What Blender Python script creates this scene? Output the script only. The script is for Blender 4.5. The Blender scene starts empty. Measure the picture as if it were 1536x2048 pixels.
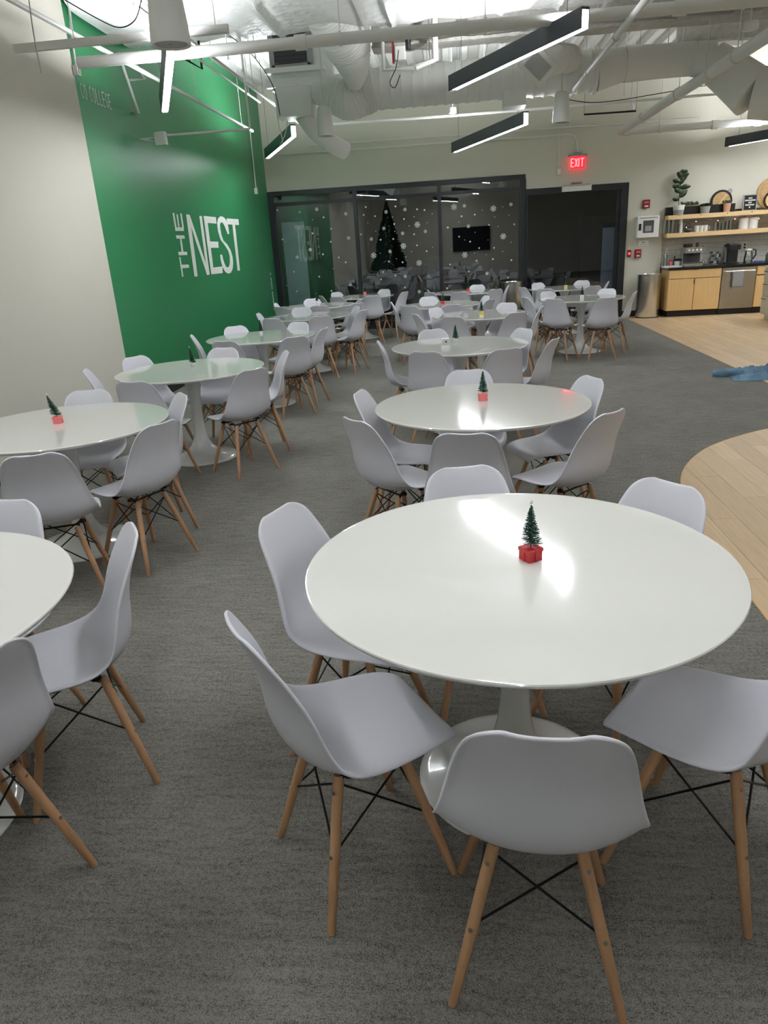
import bpy, bmesh, math, random
from mathutils import Vector, Matrix, noise
PI = math.pi
random.seed(4)
S = bpy.context.scene
COL = S.collection
# ------------------------------------------------------------------ camera, world, exposure
W, H, F = 1536, 2048, 1424.49
YAW = math.radians(6.5)
def _cam(p, r):
    cp, sp = math.cos(p), math.sin(p)
    fw = Vector((0, cp, -sp)); rt = Vector((1, 0, 0)); up = Vector((0, sp, cp))
    cr, sr = math.cos(r), math.sin(r)
    r2 = cr*rt + sr*up; u2 = -sr*rt + cr*up
    R = Matrix.Rotation(YAW, 3, 'Z')
    return R @ r2, R @ u2, R @ fw
R2, U2, FW = _cam(math.radians(20.5379), math.radians(-3.4831))
EYE = Vector((0, 0, 1.61))
cd = bpy.data.cameras.new('camera'); cam = bpy.data.objects.new('camera', cd); COL.objects.link(cam)
m = Matrix((R2, U2, -FW)).transposed().to_4x4(); m.translation = EYE
cam.matrix_world = m
cd.sensor_fit = 'VERTICAL'; cd.sensor_height = 36; cd.lens = 36*F/H; cd.clip_end = 100
S.camera = cam
wd = bpy.data.worlds.new('world'); S.world = wd; wd.use_nodes = True
wd.node_tree.nodes['Background'].inputs[0].default_value = (.55, .6, .7, 1)
wd.node_tree.nodes['Background'].inputs[1].default_value = .02
S.view_settings.view_transform = 'Standard'; S.view_settings.look = 'None'
S.view_settings.gamma = 1; S.view_settings.use_curve_mapping = False
S.view_settings.exposure = 0.0
LAMP = 95.0          # strength of the linear pendants' lenses
S.cycles.max_bounces = 8; S.cycles.diffuse_bounces = 5; S.cycles.glossy_bounces = 4
S.cycles.transparent_max_bounces = 12
S.cycles.sample_clamp_indirect = 6
def ray(x, y): return FW + R2*((x-W/2)/F) - U2*((y-H/2)/F)
def az(x, y, z): d = ray(x, y); return EYE + d*((z-EYE.z)/d.z)
def ay(x, y, Y): d = ray(x, y); return EYE + d*(Y/d.y)
def ax(x, y, X): d = ray(x, y); return EYE + d*(X/d.x)

# ------------------------------------------------------------------ materials
def srgb(c):
    return tuple(((v/255)/12.92 if v/255 <= .04045 else ((v/255+.055)/1.055)**2.4) for v in c)
def mat(name, col, rough=.5, metal=0, spec=.5, bump=0, bscale=50, var=0, vscale=3, emit=None, es=0, coat=0, stretch=(1,1,1), objrand=0, col2=None):
    m = bpy.data.materials.new(name); m.use_nodes = True
    nt = m.node_tree; N = nt.nodes; L = nt.links; b = N['Principled BSDF']
    c = srgb(col) + (1,)
    b.inputs['Base Color'].default_value = c
    b.inputs['Roughness'].default_value = rough; b.inputs['Metallic'].default_value = metal
    b.inputs['Specular IOR Level'].default_value = spec; b.inputs['Coat Weight'].default_value = coat
    b.inputs['Coat Roughness'].default_value = .05
    if bump or var or objrand:
        tc = N.new('ShaderNodeTexCoord'); mp = N.new('ShaderNodeMapping'); mp.inputs['Scale'].default_value = stretch
        L.new(tc.outputs['Object'], mp.inputs[0])
    if var or objrand:
        nz = N.new('ShaderNodeTexNoise'); nz.inputs['Scale'].default_value = vscale; nz.inputs['Detail'].default_value = 6
        L.new(mp.outputs[0], nz.inputs[0])
        mx = N.new('ShaderNodeMix'); mx.data_type = 'RGBA'
        c2 = srgb(col2)+(1,) if col2 else tuple(v*(1-var) for v in c[:3])+(1,)
        c1 = c if col2 else tuple(min(1, v*(1+var)) for v in c[:3])+(1,)
        mx.inputs[6].default_value = c1; mx.inputs[7].default_value = c2
        mr = N.new('ShaderNodeMapRange'); mr.inputs[1].default_value = .3; mr.inputs[2].default_value = .7
        L.new(nz.outputs[0], mr.inputs[0]); L.new(mr.outputs[0], mx.inputs[0])
        out = mx.outputs[2]
        if objrand:
            oi = N.new('ShaderNodeObjectInfo'); hs = N.new('ShaderNodeHueSaturation')
            r2 = N.new('ShaderNodeMapRange'); r2.inputs[3].default_value = 1-objrand; r2.inputs[4].default_value = 1+objrand
            L.new(oi.outputs['Random'], r2.inputs[0]); L.new(r2.outputs[0], hs.inputs['Value']); L.new(out, hs.inputs['Color'])
            L.new(oi.outputs['Location'], mp.inputs['Location']) if False else None
            out = hs.outputs[0]
        L.new(out, b.inputs['Base Color'])
    if bump:
        n2 = N.new('ShaderNodeTexNoise'); n2.inputs['Scale'].default_value = bscale; n2.inputs['Detail'].default_value = 3
        bp = N.new('ShaderNodeBump'); bp.inputs['Strength'].default_value = bump; bp.inputs['Distance'].default_value = .01
        L.new(mp.outputs[0], n2.inputs[0]); L.new(n2.outputs[0], bp.inputs['Height']); L.new(bp.outputs[0], b.inputs['Normal'])
    if emit:
        b.inputs['Emission Color'].default_value = srgb(emit)+(1,); b.inputs['Emission Strength'].default_value = es
    return m
M = {}
M['shell'] = mat('white_plastic', (212, 212, 219), .42, bump=.05, bscale=300)
M['table'] = mat('white_lacquer', (221, 221, 214), .11, coat=.6)
M['table'].node_tree.nodes['Principled BSDF'].inputs['Coat Roughness'].default_value = .018
M['table'].node_tree.nodes['Principled BSDF'].inputs['Coat IOR'].default_value = 1.6
M['tulip'] = mat('white_gloss_metal', (214, 215, 212), .15, coat=.3)
M['beech'] = mat('beech_wood', (176, 136, 100), .45, var=.22, vscale=14, stretch=(1,1,.12))
M['blackm'] = mat('black_metal', (20, 20, 22), .4, metal=.6)
M['black'] = mat('black_plastic', (16, 17, 18), .35)
M['bolt'] = mat('steel_bolt', (170, 165, 155), .3, metal=1)
M['wall'] = mat('beige_wall_paint', (204, 201, 189), .75, bump=.04, bscale=200, spec=.2)
M['wallb'] = mat('warm_grey_wall_paint', (200, 198, 184), .8, bump=.04, bscale=200, spec=.2)
M['green'] = mat('green_wall_paint', (44, 122, 78), .36, bump=.05, bscale=150, spec=.45)
M['ceil'] = mat('white_painted_ceiling', (206, 207, 202), .8, bump=.2, bscale=60)
M['duct'] = mat('painted_sheet_metal', (226, 227, 222), .55, bump=.05, bscale=20)
M['wrap'] = mat('white_duct_insulation', (222, 223, 220), .4, bump=1.0, bscale=7, stretch=(1,1,1))
M['wrap'].node_tree.nodes['Bump'].inputs['Distance'].default_value = .035
M['spray'] = mat('sprayed_fireproofing', (186, 184, 176), .9, bump=1.0, bscale=45, var=.12, vscale=20)
M['pipe'] = mat('white_painted_pipe', (215, 216, 211), .45)
M['frame'] = mat('dark_window_frame', (30, 35, 38), .4, metal=.3)
M['lettr'] = mat('white_vinyl_letter', (225, 228, 222), .5)
M['flake'] = mat('frosted_vinyl', (226, 230, 228), .6)
M['lens'] = mat('lit_lens', (255, 255, 255), .5, emit=(247, 250, 255), es=LAMP)
M['uplens'] = mat('lit_upper_lens', (255, 255, 255), .5, emit=(247, 250, 255), es=LAMP*2.4)
M['lhouse'] = mat('black_fixture_housing', (46, 50, 57), .45)
M['tree'] = mat('green_bristle', (38, 84, 68), .7, var=.3, vscale=60)
M['frost'] = mat('frosted_bristle_tip', (225, 230, 228), .7)
M['red'] = mat('red_gift_wrap', (190, 38, 44), .4)
M['pink'] = mat('coral_gift_wrap', (226, 120, 122), .5)
M['yellow'] = mat('yellow_gift_wrap', (222, 204, 120), .5)
M['whitep'] = mat('white_plain', (228, 228, 225), .4)
M['steel'] = mat('brushed_steel', (222, 220, 216), .26, metal=1)
M['steel'].node_tree.nodes['Principled BSDF'].inputs['Anisotropic'].default_value = .75
M['maple'] = mat('maple_plywood', (214, 178, 122), .5, var=.06, vscale=6, stretch=(6,6,.6))
M['shelfw'] = mat('light_shelf_wood', (216, 184, 136), .5, var=.08, vscale=8, stretch=(.5,6,6))
M['plank'] = mat('oak_vinyl_plank', (192, 165, 130), .4, var=.09, vscale=6, stretch=(8,.5,1), objrand=.10)
M['counter'] = mat('black_countertop', (24, 25, 26), .2)
M['tile'] = mat('grey_wall_tile', (206, 203, 195), .3, objrand=.03, var=.02)
M['grout'] = mat('grey_grout', (140, 137, 130), .9)
M['toe'] = mat('black_toe_kick', (20, 20, 21), .6)
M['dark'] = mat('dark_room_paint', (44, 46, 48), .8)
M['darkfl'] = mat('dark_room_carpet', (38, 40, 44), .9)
M['pale'] = mat('pale_blue_panel', (216, 232, 240), .6, var=.1, vscale=6)
M['soil'] = mat('dark_soil_and_gap_shade', (40, 32, 26), .9)  # soil and stems, also the shade drawn in the cabinet gaps
M['leaf'] = mat('dark_green_leaf', (42, 60, 36), .4, var=.3, vscale=8)
M['grey'] = mat('grey_plastic', (150, 150, 148), .5)
M['grille'] = mat('grille_shadow', (60, 64, 66), .6)
M['redalarm'] = mat('red_alarm_plastic', (122, 22, 28), .4)
M['denim'] = mat('blue_denim', (88, 118, 140), .85, var=.35, vscale=12, bump=.4, bscale=120)
M['copper'] = mat('copper_pot', (206, 160, 132), .4, metal=.3)
M['towel'] = mat('grey_towel', (142, 142, 142), .9, var=.12, vscale=60, bump=.5, bscale=200)
M['bluecl'] = mat('blue_cloth', (44, 70, 120), .9)
M['redglow'] = mat('exit_red_panel', (200, 20, 30), .4, emit=(255, 22, 40), es=2.6)
M['exitlet'] = mat('exit_letter', (255, 90, 90), .4, emit=(255, 95, 95), es=3.5)
M['ledred'] = mat('red_indicator', (255, 80, 80), .4, emit=(255, 60, 60), es=3)
M['fairy'] = mat('fairy_bulb', (255, 240, 210), .4, emit=(255, 235, 200), es=6)
M['tv'] = mat('dark_screen', (14, 16, 24), .1)
M['island'] = mat('pale_grey_cabinet', (196, 192, 178), .5)
M['board'] = mat('round_board_wood', (176, 142, 96), .5, var=.25, vscale=9, stretch=(1,1,5))
M['screen'] = mat('dark_grey_panel', (62, 62, 64), .5)
def carpet():
    m = bpy.data.materials.new('grey_loop_carpet'); m.use_nodes = True
    nt = m.node_tree; N = nt.nodes; L = nt.links; b = N['Principled BSDF']
    b.inputs['Roughness'].default_value = .95; b.inputs['Specular IOR Level'].default_value = .15
    tc = N.new('ShaderNodeTexCoord')
    def nz(scale, det, st=(1,1,1), rough=.6):
        mp = N.new('ShaderNodeMapping'); mp.inputs['Scale'].default_value = st
        L.new(tc.outputs['Object'], mp.inputs[0])
        n = N.new('ShaderNodeTexNoise'); n.inputs['Scale'].default_value = scale; n.inputs['Detail'].default_value = det
        n.inputs['Roughness'].default_value = rough
        L.new(mp.outputs[0], n.inputs[0]); return n.outputs[0]
    fine = nz(260, 2, (1,1,1)); mid = nz(70, 5, (1,1.0,1), .75); big = nz(2.2, 4); strk = nz(20, 4, (.35, 2.2, 1), .7)
    def math_(op, a, bb):
        k = N.new('ShaderNodeMath'); k.operation = op
        for i, v in enumerate((a, bb)):
            if isinstance(v, (int, float)): k.inputs[i].default_value = v
            else: L.new(v, k.inputs[i])
        return k.outputs[0]
    s = math_('ADD', math_('ADD', math_('MULTIPLY', fine, .46), math_('MULTIPLY', mid, .34)), math_('ADD', math_('MULTIPLY', big, .08), math_('MULTIPLY', strk, .2)))
    cr = N.new('ShaderNodeValToRGB'); cr.color_ramp.elements[0].position = .41; cr.color_ramp.elements[1].position = .60
    cr.color_ramp.elements[0].color = srgb((50, 49, 46))+(1,); cr.color_ramp.elements[1].color = srgb((130, 128, 121))+(1,)
    L.new(s, cr.inputs[0]); L.new(cr.outputs[0], b.inputs['Base Color'])
    bp = N.new('ShaderNodeBump'); bp.inputs['Strength'].default_value = .9; bp.inputs['Distance'].default_value = .004
    vo = N.new('ShaderNodeTexVoronoi'); vo.inputs['Scale'].default_value = 170; L.new(tc.outputs['Object'], vo.inputs[0])
    L.new(math_('ADD', fine, math_('MULTIPLY', vo.outputs[0], -.8)), bp.inputs['Height']); L.new(bp.outputs[0], b.inputs['Normal'])
    return m
M['carpet'] = carpet()
def pane_mat(name, refl, tint):
    m = bpy.data.materials.new(name); m.use_nodes = True
    nt = m.node_tree; N = nt.nodes; L = nt.links
    N.remove(N['Principled BSDF'])
    t = N.new('ShaderNodeBsdfTransparent'); t.inputs[0].default_value = tint+(1,)
    g = N.new('ShaderNodeBsdfGlossy'); g.inputs['Roughness'].default_value = .01
    fr = N.new('ShaderNodeFresnel'); fr.inputs[0].default_value = 1.5
    ad = N.new('ShaderNodeMath'); ad.operation = 'ADD'; ad.inputs[1].default_value = refl
    L.new(fr.outputs[0], ad.inputs[0])
    mx = N.new('ShaderNodeMixShader'); L.new(ad.outputs[0], mx.inputs[0]); L.new(t.outputs[0], mx.inputs[1]); L.new(g.outputs[0], mx.inputs[2])
    L.new(mx.outputs[0], N['Material Output'].inputs[0])
    return m
M['pane'] = pane_mat('window_glass', .14, (.86, .9, .9))
M['glassy'] = pane_mat('tumbler_glass', .16, (.985, .99, .988))
M['paned'] = pane_mat('tinted_door_glass', .05, (.74, .78, .84))

# ------------------------------------------------------------------ mesh helpers
class MB:
    def __init__(s): s.v = []; s.f = []; s.mi = []; s.cur = 0
    def add(s, vs, fs):
        o = len(s.v); s.v += [tuple(v) for v in vs]; s.f += [tuple(i+o for i in f) for f in fs]; s.mi += [s.cur]*len(fs)
    def box(s, x0, x1, y0, y1, z0, z1):
        s.add([(x0,y0,z0),(x1,y0,z0),(x1,y1,z0),(x0,y1,z0),(x0,y0,z1),(x1,y0,z1),(x1,y1,z1),(x0,y1,z1)],
              [(0,3,2,1),(4,5,6,7),(0,1,5,4),(1,2,6,5),(2,3,7,6),(3,0,4,7)]); return s
    def rbox(s, x0, x1, y0, y1, z0, z1, r=.01):   # box with chamfered vertical and top edges
        pts = [(x0+r,y0),(x1-r,y0),(x1,y0+r),(x1,y1-r),(x1-r,y1),(x0+r,y1),(x0,y1-r),(x0,y0+r)]
        cx, cy = (x0+x1)/2, (y0+y1)/2
        ins = [(cx+(x-cx)*(1-2*r/(x1-x0)), cy+(y-cy)*(1-2*r/(y1-y0))) for x, y in pts]
        n = 8
        vs = [(x,y,z0) for x,y in pts]+[(x,y,z1-r) for x,y in pts]+[(x,y,z1) for x,y in ins]
        fs = [tuple(reversed(range(n)))]+[(i,(i+1)%n,n+(i+1)%n,n+i) for i in range(n)]+[(n+i,n+(i+1)%n,2*n+(i+1)%n,2*n+i) for i in range(n)]+[tuple(range(2*n,3*n))]
        s.add(vs, fs); return s
    def tube(s, pts, r, n=10, r2=None, cap=True):
        pts = [Vector(p) for p in pts]; k = len(pts)
        rs = r if isinstance(r, (list, tuple)) else [r + ((r2-r)*i/(k-1) if r2 is not None else 0) for i in range(k)]
        up = None; vs = []
        for i, p in enumerate(pts):
            t = (pts[min(i+1,k-1)]-pts[max(i-1,0)]).normalized()
            if up is None: up = Vector((0,0,1)) if abs(t.z) < .9 else Vector((1,0,0))
            a = up.cross(t)
            if a.length < 1e-4: a = Vector((1,0,0)).cross(t)
            a.normalize(); b = t.cross(a); up = b
            for j in range(n):
                th = 2*PI*j/n; vs.append(p + a*math.cos(th)*rs[i] + b*math.sin(th)*rs[i])
        fs = [(i*n+j, i*n+(j+1)%n, (i+1)*n+(j+1)%n, (i+1)*n+j) for i in range(k-1) for j in range(n)]
        if cap: fs += [tuple(reversed(range(n))), tuple(range((k-1)*n, k*n))]
        s.add(vs, fs); return s
    def lathe(s, prof, c=(0,0,0), n=32, axis='z'):
        vs = []
        for r, z in prof:
            for j in range(n):
                a = 2*PI*j/n
                if axis == 'z': vs.append((c[0]+r*math.cos(a), c[1]+r*math.sin(a), c[2]+z))
                elif axis == 'y': vs.append((c[0]+r*math.cos(a), c[1]+z, c[2]+r*math.sin(a)))
                else: vs.append((c[0]+z, c[1]+r*math.cos(a), c[2]+r*math.sin(a)))
        k = len(prof)
        fs = [(i*n+j, i*n+(j+1)%n, (i+1)*n+(j+1)%n, (i+1)*n+j) for i in range(k-1) for j in range(n)]
        fs += [tuple(reversed(range(n))), tuple(range((k-1)*n, k*n))]
        s.add(vs, fs); return s
    def prism(s, poly, z0, z1, fn=lambda x, y, z: (x, y, z)):
        n = len(poly)
        s.add([fn(x,y,z0) for x,y in poly]+[fn(x,y,z1) for x,y in poly],
              [tuple(reversed(range(n))), tuple(range(n,2*n))]+[(i,(i+1)%n,n+(i+1)%n,n+i) for i in range(n)]); return s
    def mesh(s, name, mats, smooth=True, fix=True):
        me = bpy.data.meshes.new(name); me.from_pydata(s.v, [], s.f)
        if not isinstance(mats, (list, tuple)): mats = [mats]
        for mm in mats: me.materials.append(mm)
        if len(mats) > 1: me.polygons.foreach_set('material_index', s.mi)
        if fix:
            b = bmesh.new(); b.from_mesh(me); bmesh.ops.recalc_face_normals(b, faces=b.faces); b.to_mesh(me); b.free()
        if smooth:
            me.polygons.foreach_set('use_smooth', [True]*len(me.polygons))
            try: me.set_sharp_from_angle(angle=math.radians(38))
            except Exception: pass
        me.update(); return me
    def build(s, name, mats, parent=None, smooth=True, loc=None, fix=True):
        return link(name, s.mesh(name, mats, smooth, fix), parent, loc)
def link(name, data, parent=None, loc=None, mw=None):
    o = bpy.data.objects.new(name, data); COL.objects.link(o)
    if loc is not None: o.location = loc
    if parent: o.parent = parent
    return o
def tag(o, label=None, cat=None, group=None, kind=None):
    if label: o['label'] = label
    if cat: o['category'] = cat
    if group: o['group'] = group
    if kind: o['kind'] = kind
    return o
def thing(name, label, cat, loc=(0,0,0), rz=0, group=None):
    o = bpy.data.objects.new(name, None); COL.objects.link(o); o.location = loc; o.rotation_euler = (0,0,rz)
    o.empty_display_size = .1
    return tag(o, label, cat, group)
def struct(o): o['kind'] = 'structure'; return o
KIDS = {}
def copy_tree(o, parent=None):
    c = o.copy(); COL.objects.link(c); c.parent = parent
    for ch in CH_OF.get(o.name, []): copy_tree(ch, c)
    return c
CH_OF = {}
def reg(root):
    for ch in [x for x in COL.objects if x.parent == root]:
        CH_OF.setdefault(root.name, []).append(ch); reg(ch)

# ------------------------------------------------------------------ room shell
XL, YB, ZC = -3.63, 15.0, 4.45
XR, YF = 8.2, -4.0
GY = 7.65
b = MB(); b.box(XL-.1, XR+.1, YF-.1, YB+.2, -.1, 0); FLOOR = struct(b.build('floor', M['carpet'], smooth=False))
b = MB(); b.box(XL-.15, XL, YF, GY, 0, ZC+.2); b.cur = 1; b.box(XL-.15, XL, GY, YB+.2, 0, ZC+.2)
WL = struct(b.build('wall_left', [M['wall'], M['green']], smooth=False, fix=False))
b = MB(); b.box(XR, XR+.15, YF, YB+.2, 0, ZC+.2); struct(b.build('wall_right', M['wall'], smooth=False))
b = MB(); b.box(XL-.15, XR+.15, YF-.15, YF, 0, ZC+.2); WREAR = struct(b.build('wall_rear', M['wall'], smooth=False))
# back wall with the window opening, the door opening and the kitchen recess
XD0, XD1, ZH, ZDH = 1.36, 3.27, 2.70, 2.44
XK = 3.95
b = MB()
b.box(XL, XD0, YB, YB+.2, ZH, ZC+.2)
b.box(XD0, XD1, YB, YB+.2, ZDH, ZC+.2)
b.box(XD1, XK, YB, YB+.2, 0, ZC+.2)
b.box(XK, XR, YB, YB+.2, 1.86, ZC+.2)
b.box(XK, XR, YB+.12, YB+.2, 0, 1.86)
WB = struct(b.build('wall_back', M['wallb'], smooth=False))
b = MB(); b.box(XD1, XK, YB-.015, YB, 0, .11); struct(b.build('baseboard_back', M['toe'], smooth=False))
b = MB(); b.box(XL, XL+.015, YF, YB, 0, .11); struct(b.build('baseboard_left', M['toe'], smooth=False))
# corrugated roof deck, ribs running to the back wall
b = MB(); x = XL-.1; pts = []
while x < XR+.2:
    pts += [(x, ZC), (x+.10, ZC), (x+.13, ZC+.075), (x+.27, ZC+.075), (x+.30, ZC)]; x += .30
pts += [(x, ZC)]
n = len(pts)
vs = [(p[0], YF-.1, p[1]) for p in pts]+[(p[0], YB+.3, p[1]) for p in pts]+[(pts[0][0], YF-.1, ZC+.2), (pts[-1][0], YF-.1, ZC+.2), (pts[-1][0], YB+.3, ZC+.2), (pts[0][0], YB+.3, ZC+.2)]
b.add(vs, [(i, i+1, n+i+1, n+i) for i in range(n-1)]+[(2*n, 2*n+1, 2*n+2, 2*n+3)])
struct(b.build('ceiling', M['ceil'], smooth=False))

# wood floor areas: planks clipped to their outlines
def clip(poly, reg_):
    out = poly
    for i in range(len(reg_)):
        a, c = reg_[i], reg_[(i+1) % len(reg_)]
        inp, out = out, []
        if not inp: break
        def side(p): return (c[0]-a[0])*(p[1]-a[1])-(c[1]-a[1])*(p[0]-a[0])
        for j in range(len(inp)):
            p, q = inp[j], inp[(j+1) % len(inp)]; sp, sq = side(p), side(q)
            if sp >= 0: out.append(p)
            if sp*sq < 0:
                t = sp/(sp-sq); out.append((p[0]+(q[0]-p[0])*t, p[1]+(q[1]-p[1])*t))
    return out
curve = [(1.31, .8), (1.31, 1.9),(1.32, 3.0),(1.345,3.7),(1.40,4.25),(1.48,4.68),(1.60,5.02),(1.78,5.34),(1.99,5.6),(2.26,5.83),(2.56,6.03),(2.95,6.18),(3.5,6.27),(4.2,6.3),(4.9,6.3)]
def crom(P_, k=6):
    out = []
    for i in range(len(P_)-1):
        a0, a1, a2, a3 = [Vector(P_[min(max(j, 0), len(P_)-1)]) for j in (i-1, i, i+1, i+2)]
        for q in range(k):
            t_ = q/k; out.append(.5*((2*a1)+(a2-a0)*t_+(2*a0-5*a1+4*a2-a3)*t_*t_+(3*a1-a0-3*a2+a3)*t_**3))
    return out+[Vector(P_[-1])]
curve = [(v.x, v.y) for v in crom(curve)]
reg2 = [(4.9,.8)]+list(reversed(curve)); reg2 = [reg2[0]]+reg2[1:]
def area(p): return sum(p[i][0]*p[(i+1)%len(p)][1]-p[(i+1)%len(p)][0]*p[i][1] for i in range(len(p)))/2
if area(reg2) < 0: reg2 = reg2[::-1]
reg1 = [(3.30,7.5),(7.0,7.5),(7.0,YB+.1),(3.30,YB+.1)]
def planks(rg, x0, x1, y0, y1, w=.155, l=1.22):
    i = 0; x = x0
    while x < x1:
        y = y0 - (i*.43 % l)
        while y < y1:
            p = clip([(x+.001, y+.001), (x+w-.001, y+.001), (x+w-.001, y+l-.001), (x+.001, y+l-.001)], rg)
            if len(p) > 2 and abs(area(p)) > .002:
                MB().prism(p, -.001, .004).build('plank', M['plank'], FLOOR, smooth=False)
            y += l
        x += w; i += 1
planks(reg2, 1.3, 4.9, .8, 6.3)
planks(reg1, 3.30, 6.55, 7.5, YB-.05)
b = MB(); b.prism(reg2, -.0012, .0008); b.prism(reg1, -.0012, .0008)
b.build('plank_underlay', M['soil'], FLOOR, smooth=False)
for nm, pl in (('carpet_edge_strip', curve), ('carpet_edge_strip', [(3.3, 7.5), (3.3, 14.95)])):
    b = MB(); b.tube([(p[0]-.004, p[1]+.002, .001) for p in pl], .005, 6); b.build(nm, M['maple'], FLOOR)

# ------------------------------------------------------------------ window wall, door, dark room behind
def pz(x, y, Y=YB): return ay(x, y, Y)
mull = [XL+.02, -1.90, -.27, XD0-.04]
ZT = pz(622, 405).z
WIN = struct(thing('window_1', None, None)); del_keys = None
fr = MB(); fr.box(XL, XD0, YB-.03, YB+.1, ZH-.085, ZH); fr.build('head_frame', M['frame'], WIN, smooth=False)
fr = MB(); fr.box(XL, XD0, YB-.03, YB+.1, 0, .14); fr.build('sill_frame', M['frame'], WIN, smooth=False)
for i, x in enumerate((XL+.06, -1.91, -.27, XD0-.05)):
    fr = MB(); w = .06 if i in (0, 3) else .035; fr.box(x-w, x+w, YB-.03, YB+.1, .14, ZH-.085); fr.build('mullion', M['frame'], WIN, smooth=False)
spans = [(XL+.12, -1.945), (-1.875, -.305), (-.235, XD0-.11)]
for x0, x1 in spans:
    fr = MB(); fr.box(x0, x1, YB-.025, YB+.09, ZT-.03, ZT+.03); fr.build('transom', M['frame'], WIN, smooth=False)
    for z0, z1 in ((.14, ZT-.03), (ZT+.03, ZH-.085)):
        fr = MB(); fr.box(x0, x1, YB+.03, YB+.042, z0, z1); fr.build('pane', M['pane'], WIN, smooth=False)
# snowflake decals
FL = []
for x, y, k in [(210,347,1),(382,362,1),(512,340,2),(565,402,1),(735,375,2),(889,323,1),(873,383,1),(960,393,1),(1045,360,2),(1117,318,1),(1190,342,2),(1283,340,1),(1340,346,1),(1183,415,1),(1285,458,3),(1347,510,2),(1108,453,1),(1028,487,2),(1172,525,2),(1260,532,1),(623,490,1),(480,525,1),(376,490,1),(853,533,1),(932,569,2),(1003,574,1),(1100,568,1),(757,560,2),(1178,622,3),(1283,617,1),(250,572,1),(620,590,1),(463,650,2),(1075,664,2),(1357,661,1),(560,686,1),(950,695,3),(362,708,2),(682,710,1),(735,747,1),(1067,741,1),(1172,747,1),(1299,752,3),(338,820,1),(532,858,1),(1022,822,1),(1117,848,1),(1193,855,2),(1375,853,1),(770,918,2),(625,967,1),(360,970,1),(1190,940,1),(1300,973,2),(1410,275,1),(1518,480,1),(1514,947,1),(1007,878,1),(1222,468,0),(1360,443,0),(1095,400,0),(905,443,0),(1000,678,0),(1240,665,0),(1402,632,0),(1125,720,0),(1198,705,0),(1260,398,0),(1400,375,0),(1112,510,0),(966,508,0),(480,420,0),(270,590,0),(640,795,0),(280,925,0)]:
    FL.append((500+x/3.84, 330+y/3.84, k))
for x, y, k in [(202,293,3),(275,285,2),(477,304,3),(600,275,2),(347,347,1),(160,436,1),(303,428,2),(447,418,1),(623,414,1),(546,498,3),(238,500,1),(315,535,1),(378,580,1),(482,578,1),(278,628,3),(12,601,1),(360,668,1),(474,657,1),(603,664,1),(307,745,1),(433,757,2),(175,695,1),(155,860,1),(580,785,1),(27,776,1),(255,358,1),(400,316,0),(487,362,0),(543,292,0),(586,350,0),(510,430,0),(350,470,0),(277,523,0),(345,615,0),(427,625,0),(543,604,0),(600,540,0),(237,398,0),(183,590,0),(440,523,0)]:
    FL.append((850+x/3.49, 330+y/3.49, k))
def flake_mesh(k):
    b = MB(); Rr = (.009, .017, .036, .058)[k]
    if k < 2: b.lathe([(Rr, -.0008), (Rr, .0008)], n=12, axis='y')
    else:
        for a in range(6):
            th = a*PI/3+.2; c, s_ = math.cos(th), math.sin(th)
            def R_(u, v): return (u*c-v*s_, u*s_+v*c)
            w = Rr*.10
            for quad in ([(0,-w),(Rr,-w),(Rr,w),(0,w)], [(Rr*.5,0),(Rr*.86,Rr*.34),(Rr*.78,Rr*.42),(Rr*.38,0)], [(Rr*.5,0),(Rr*.86,-Rr*.34),(Rr*.78,-Rr*.42),(Rr*.38,0)]):
                q = [R_(*p) for p in quad]
                b.prism(q, -.0008, .0008, fn=lambda x, y, z: (x, z, y))
    return b.mesh('snowflake_decal', M['flake'], smooth=False)
FM = [flake_mesh(k) for k in range(4)]
for x, y, k in FL:
    p = pz(x, y, YB+.028)
    if any(s0+.01 < p.x < s1-.01 for s0, s1 in spans):
        o = link('snowflake_decal', FM[k], WIN, (p.x, YB+.028, p.z)); o.rotation_euler = (0, random.uniform(0, 1), 0)
# door
DOOR = struct(thing('door_1', None, None))
b = MB(); b.box(XD0, XD1, YB-.03, YB+.1, ZDH-.11, ZDH); b.build('header', M['frame'], DOOR, smooth=False)
b = MB(); b.box(XD1-.13, XD1, YB-.03, YB+.1, 0, ZDH-.11); b.build('jamb', M['frame'], DOOR, smooth=False)
b = MB(); b.box(XD0, XD0+.05, YB-.03, YB+.1, 0, ZDH-.11); b.build('jamb', M['frame'], DOOR, smooth=False)
b = MB(); b.box(XD0+.05, XD1-.13, YB, YB+.07, 0, .12); b.build('bottom_rail', M['frame'], DOOR, smooth=False)
b = MB(); b.box(XD0+.05, XD1-.13, YB+.03, YB+.042, .12, ZDH-.11); b.build('pane', M['paned'], DOOR, smooth=False)
b = MB(); b.box(XD1-.2, XD1-.13, YB+.01, YB+.06, .12, ZDH-.11); b.build('stile', M['frame'], DOOR, smooth=False)
t = thing('door_operator', 'long white sensor box over the dark glass door', 'door sensor', (2.30, YB-.09, 2.345))
b = MB(); b.rbox(-.27, .27, -.04, .058, 0, .115, .01); b.build('housing', M['whitep'], t)
b = MB(); b.box(-.25, .25, -.043, -.04, .085, .108); b.build('vent_strip', M['grey'], t, smooth=False)
b = MB(); b.box(-.1, .1, .0, .085, .135, .16); b.build('cover_plate', M['grey'], t, smooth=False)
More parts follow.
